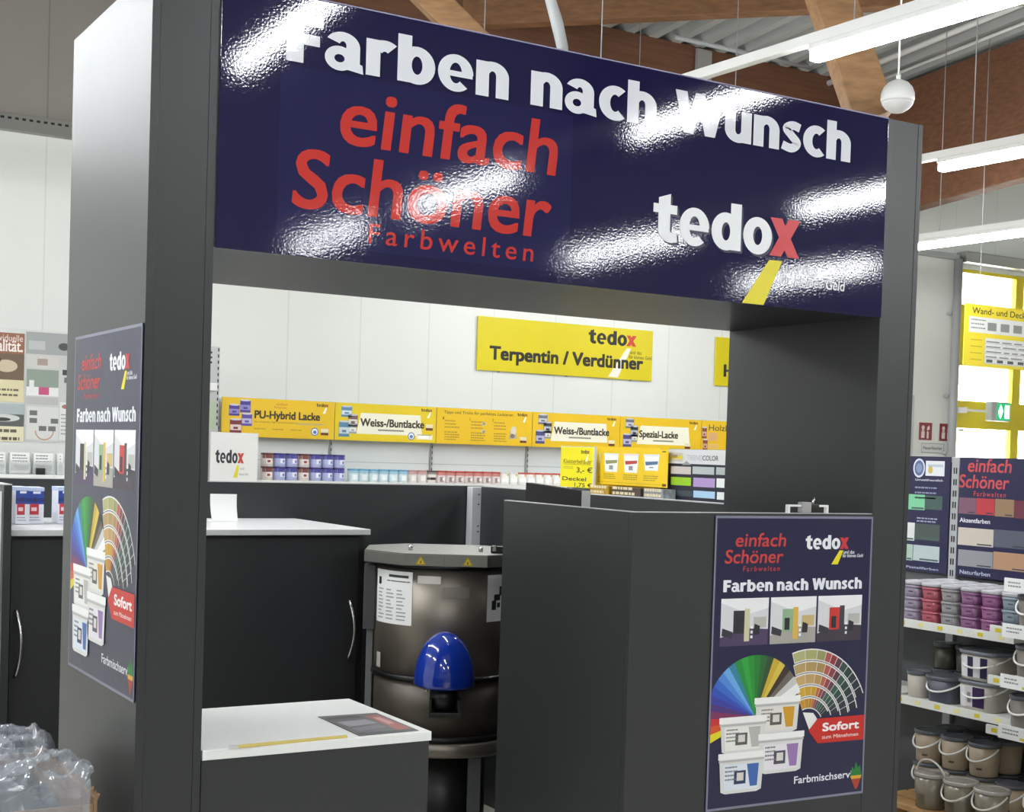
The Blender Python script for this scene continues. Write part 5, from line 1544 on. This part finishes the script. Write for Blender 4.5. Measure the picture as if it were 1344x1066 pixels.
# ================================================================ FILM-WRAPPED BOX BESIDE THE PORTAL
CARD = mat('brown_cardboard', '#8f7152', 0.7, vary=(18, 0.12))
bx = thing('cardboard_box', 'open brown cardboard box beside the tall portal pillar', 'box', (-0.075, 0.02, 0))
b = MB()
bw_, bd_ = 0.78, 0.58
def wall(x0, x1, y0, y1, h0=0.80):
    b.box(x0, x1, y0, y1, 0.002, h0, CARD, 0.001)
wall(-0.008, 0, 0, bd_, 0.815); wall(-bw_, -bw_+0.008, 0, bd_); wall(-bw_+0.0085, -0.0085, 0, 0.008); wall(-bw_+0.0085, -0.0085, bd_-0.008, bd_)
b.box(-bw_+0.0085, -0.0085, 0.0085, bd_-0.0085, 0.002, 0.01, CARD)
b.build('carton', bx)
b = MB()
# ragged torn edge along the top
vv = []
n = 70
rnd = random.Random(11)
for i in range(n+1):
    y = bd_*i/n
    vv += [(-0.004, y, 0.80), (0.002+0.008*rnd.random(), y, 0.812+0.014*rnd.random())]
b.add(vv, [(2*i, 2*i+2, 2*i+3, 2*i+1) for i in range(n)], CARD)
b.build('torn_edge', bx)
from mathutils import noise
FILMC = mat('crumpled_clear_film', '#aeb4bd', 0.12, spec=0.9, alpha=0.42)
fm = thing('plastic_film', 'heap of crumpled clear plastic film spilling out of the cardboard box', 'plastic film', (-0.075, 0.02, 0))
b = MB()
NX, NY = 150, 120
vv = []
for j in range(NY+1):
    for i in range(NX+1):
        s, t_ = i/NX, j/NY
        x = -bw_-0.05+(bw_+0.055)*s; y = -0.045+(bd_+0.02)*t_
        edge = min(s, (1-s)*2.5+0.06, t_*1.2+0.02, (1-t_)*3)
        dome = min(1.0, max(0, edge)*6.0)
        p = Vector((x*5.0, y*5.0, 0.3))
        c1 = 1-abs(noise.noise(p*1.0))*2; c2 = 1-abs(noise.noise(p*2.3+Vector((3, 1, 2))))*2; c3 = 1-abs(noise.noise(p*5.0+Vector((7, 5, 1))))*2; c4 = 1-abs(noise.noise(p*11.0+Vector((2, 8, 4))))*2
        z = 0.805+0.02*dome+0.030*c1*dome+0.027*c2+0.016*c3+0.006*c4
        x += 0.02*noise.noise(p*2+Vector((9, 0, 0))); y += 0.02*noise.noise(p*2+Vector((0, 9, 0)))
        if t_ < 0.06: z -= (0.06-t_)/0.06*0.16
        lim = 0.010 if t_ > 0.25 else 0.010-0.05*(0.25-t_)/0.25
        vv.append((min(x, lim+0.012*c3), y, z))
b.add(vv, [(j*(NX+1)+i, j*(NX+1)+i+1, (j+1)*(NX+1)+i+1, (j+1)*(NX+1)+i) for j in range(NY) for i in range(NX)], FILMC)
b.build('film_sheet', fm)
b = MB()
vv = []
for j in range(41):
    for i in range(51):
        s, t_ = i/50, j/40
        x = -bw_+0.02+(bw_-0.04)*s; y = 0.02+(bd_-0.04)*t_
        p = Vector((x*6, y*6, 5.0))
        vv.append((x, y, 0.72+0.03*(1-abs(noise.noise(p))*2)+0.02*noise.noise(p*2.5)))
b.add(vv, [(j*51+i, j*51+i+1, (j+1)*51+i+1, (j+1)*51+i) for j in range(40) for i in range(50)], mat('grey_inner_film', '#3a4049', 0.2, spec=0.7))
b.build('inner_film', fm)
# a twisted film tail standing up against the pillar
b = MB()
vv = []
for i in range(9):
    s = i/8
    vv += [(-0.13-0.06*s+0.01*math.sin(9*s), 0.46+0.05*s, 0.81+0.075*s), (-0.05-0.03*s, 0.44+0.06*s+0.02*math.sin(7*s), 0.82+0.05*s+0.012*math.sin(11*s))]
b.add(vv, [(2*i, 2*i+2, 2*i+3, 2*i+1) for i in range(8)], FILMC)
b.build('film_tail', fm)
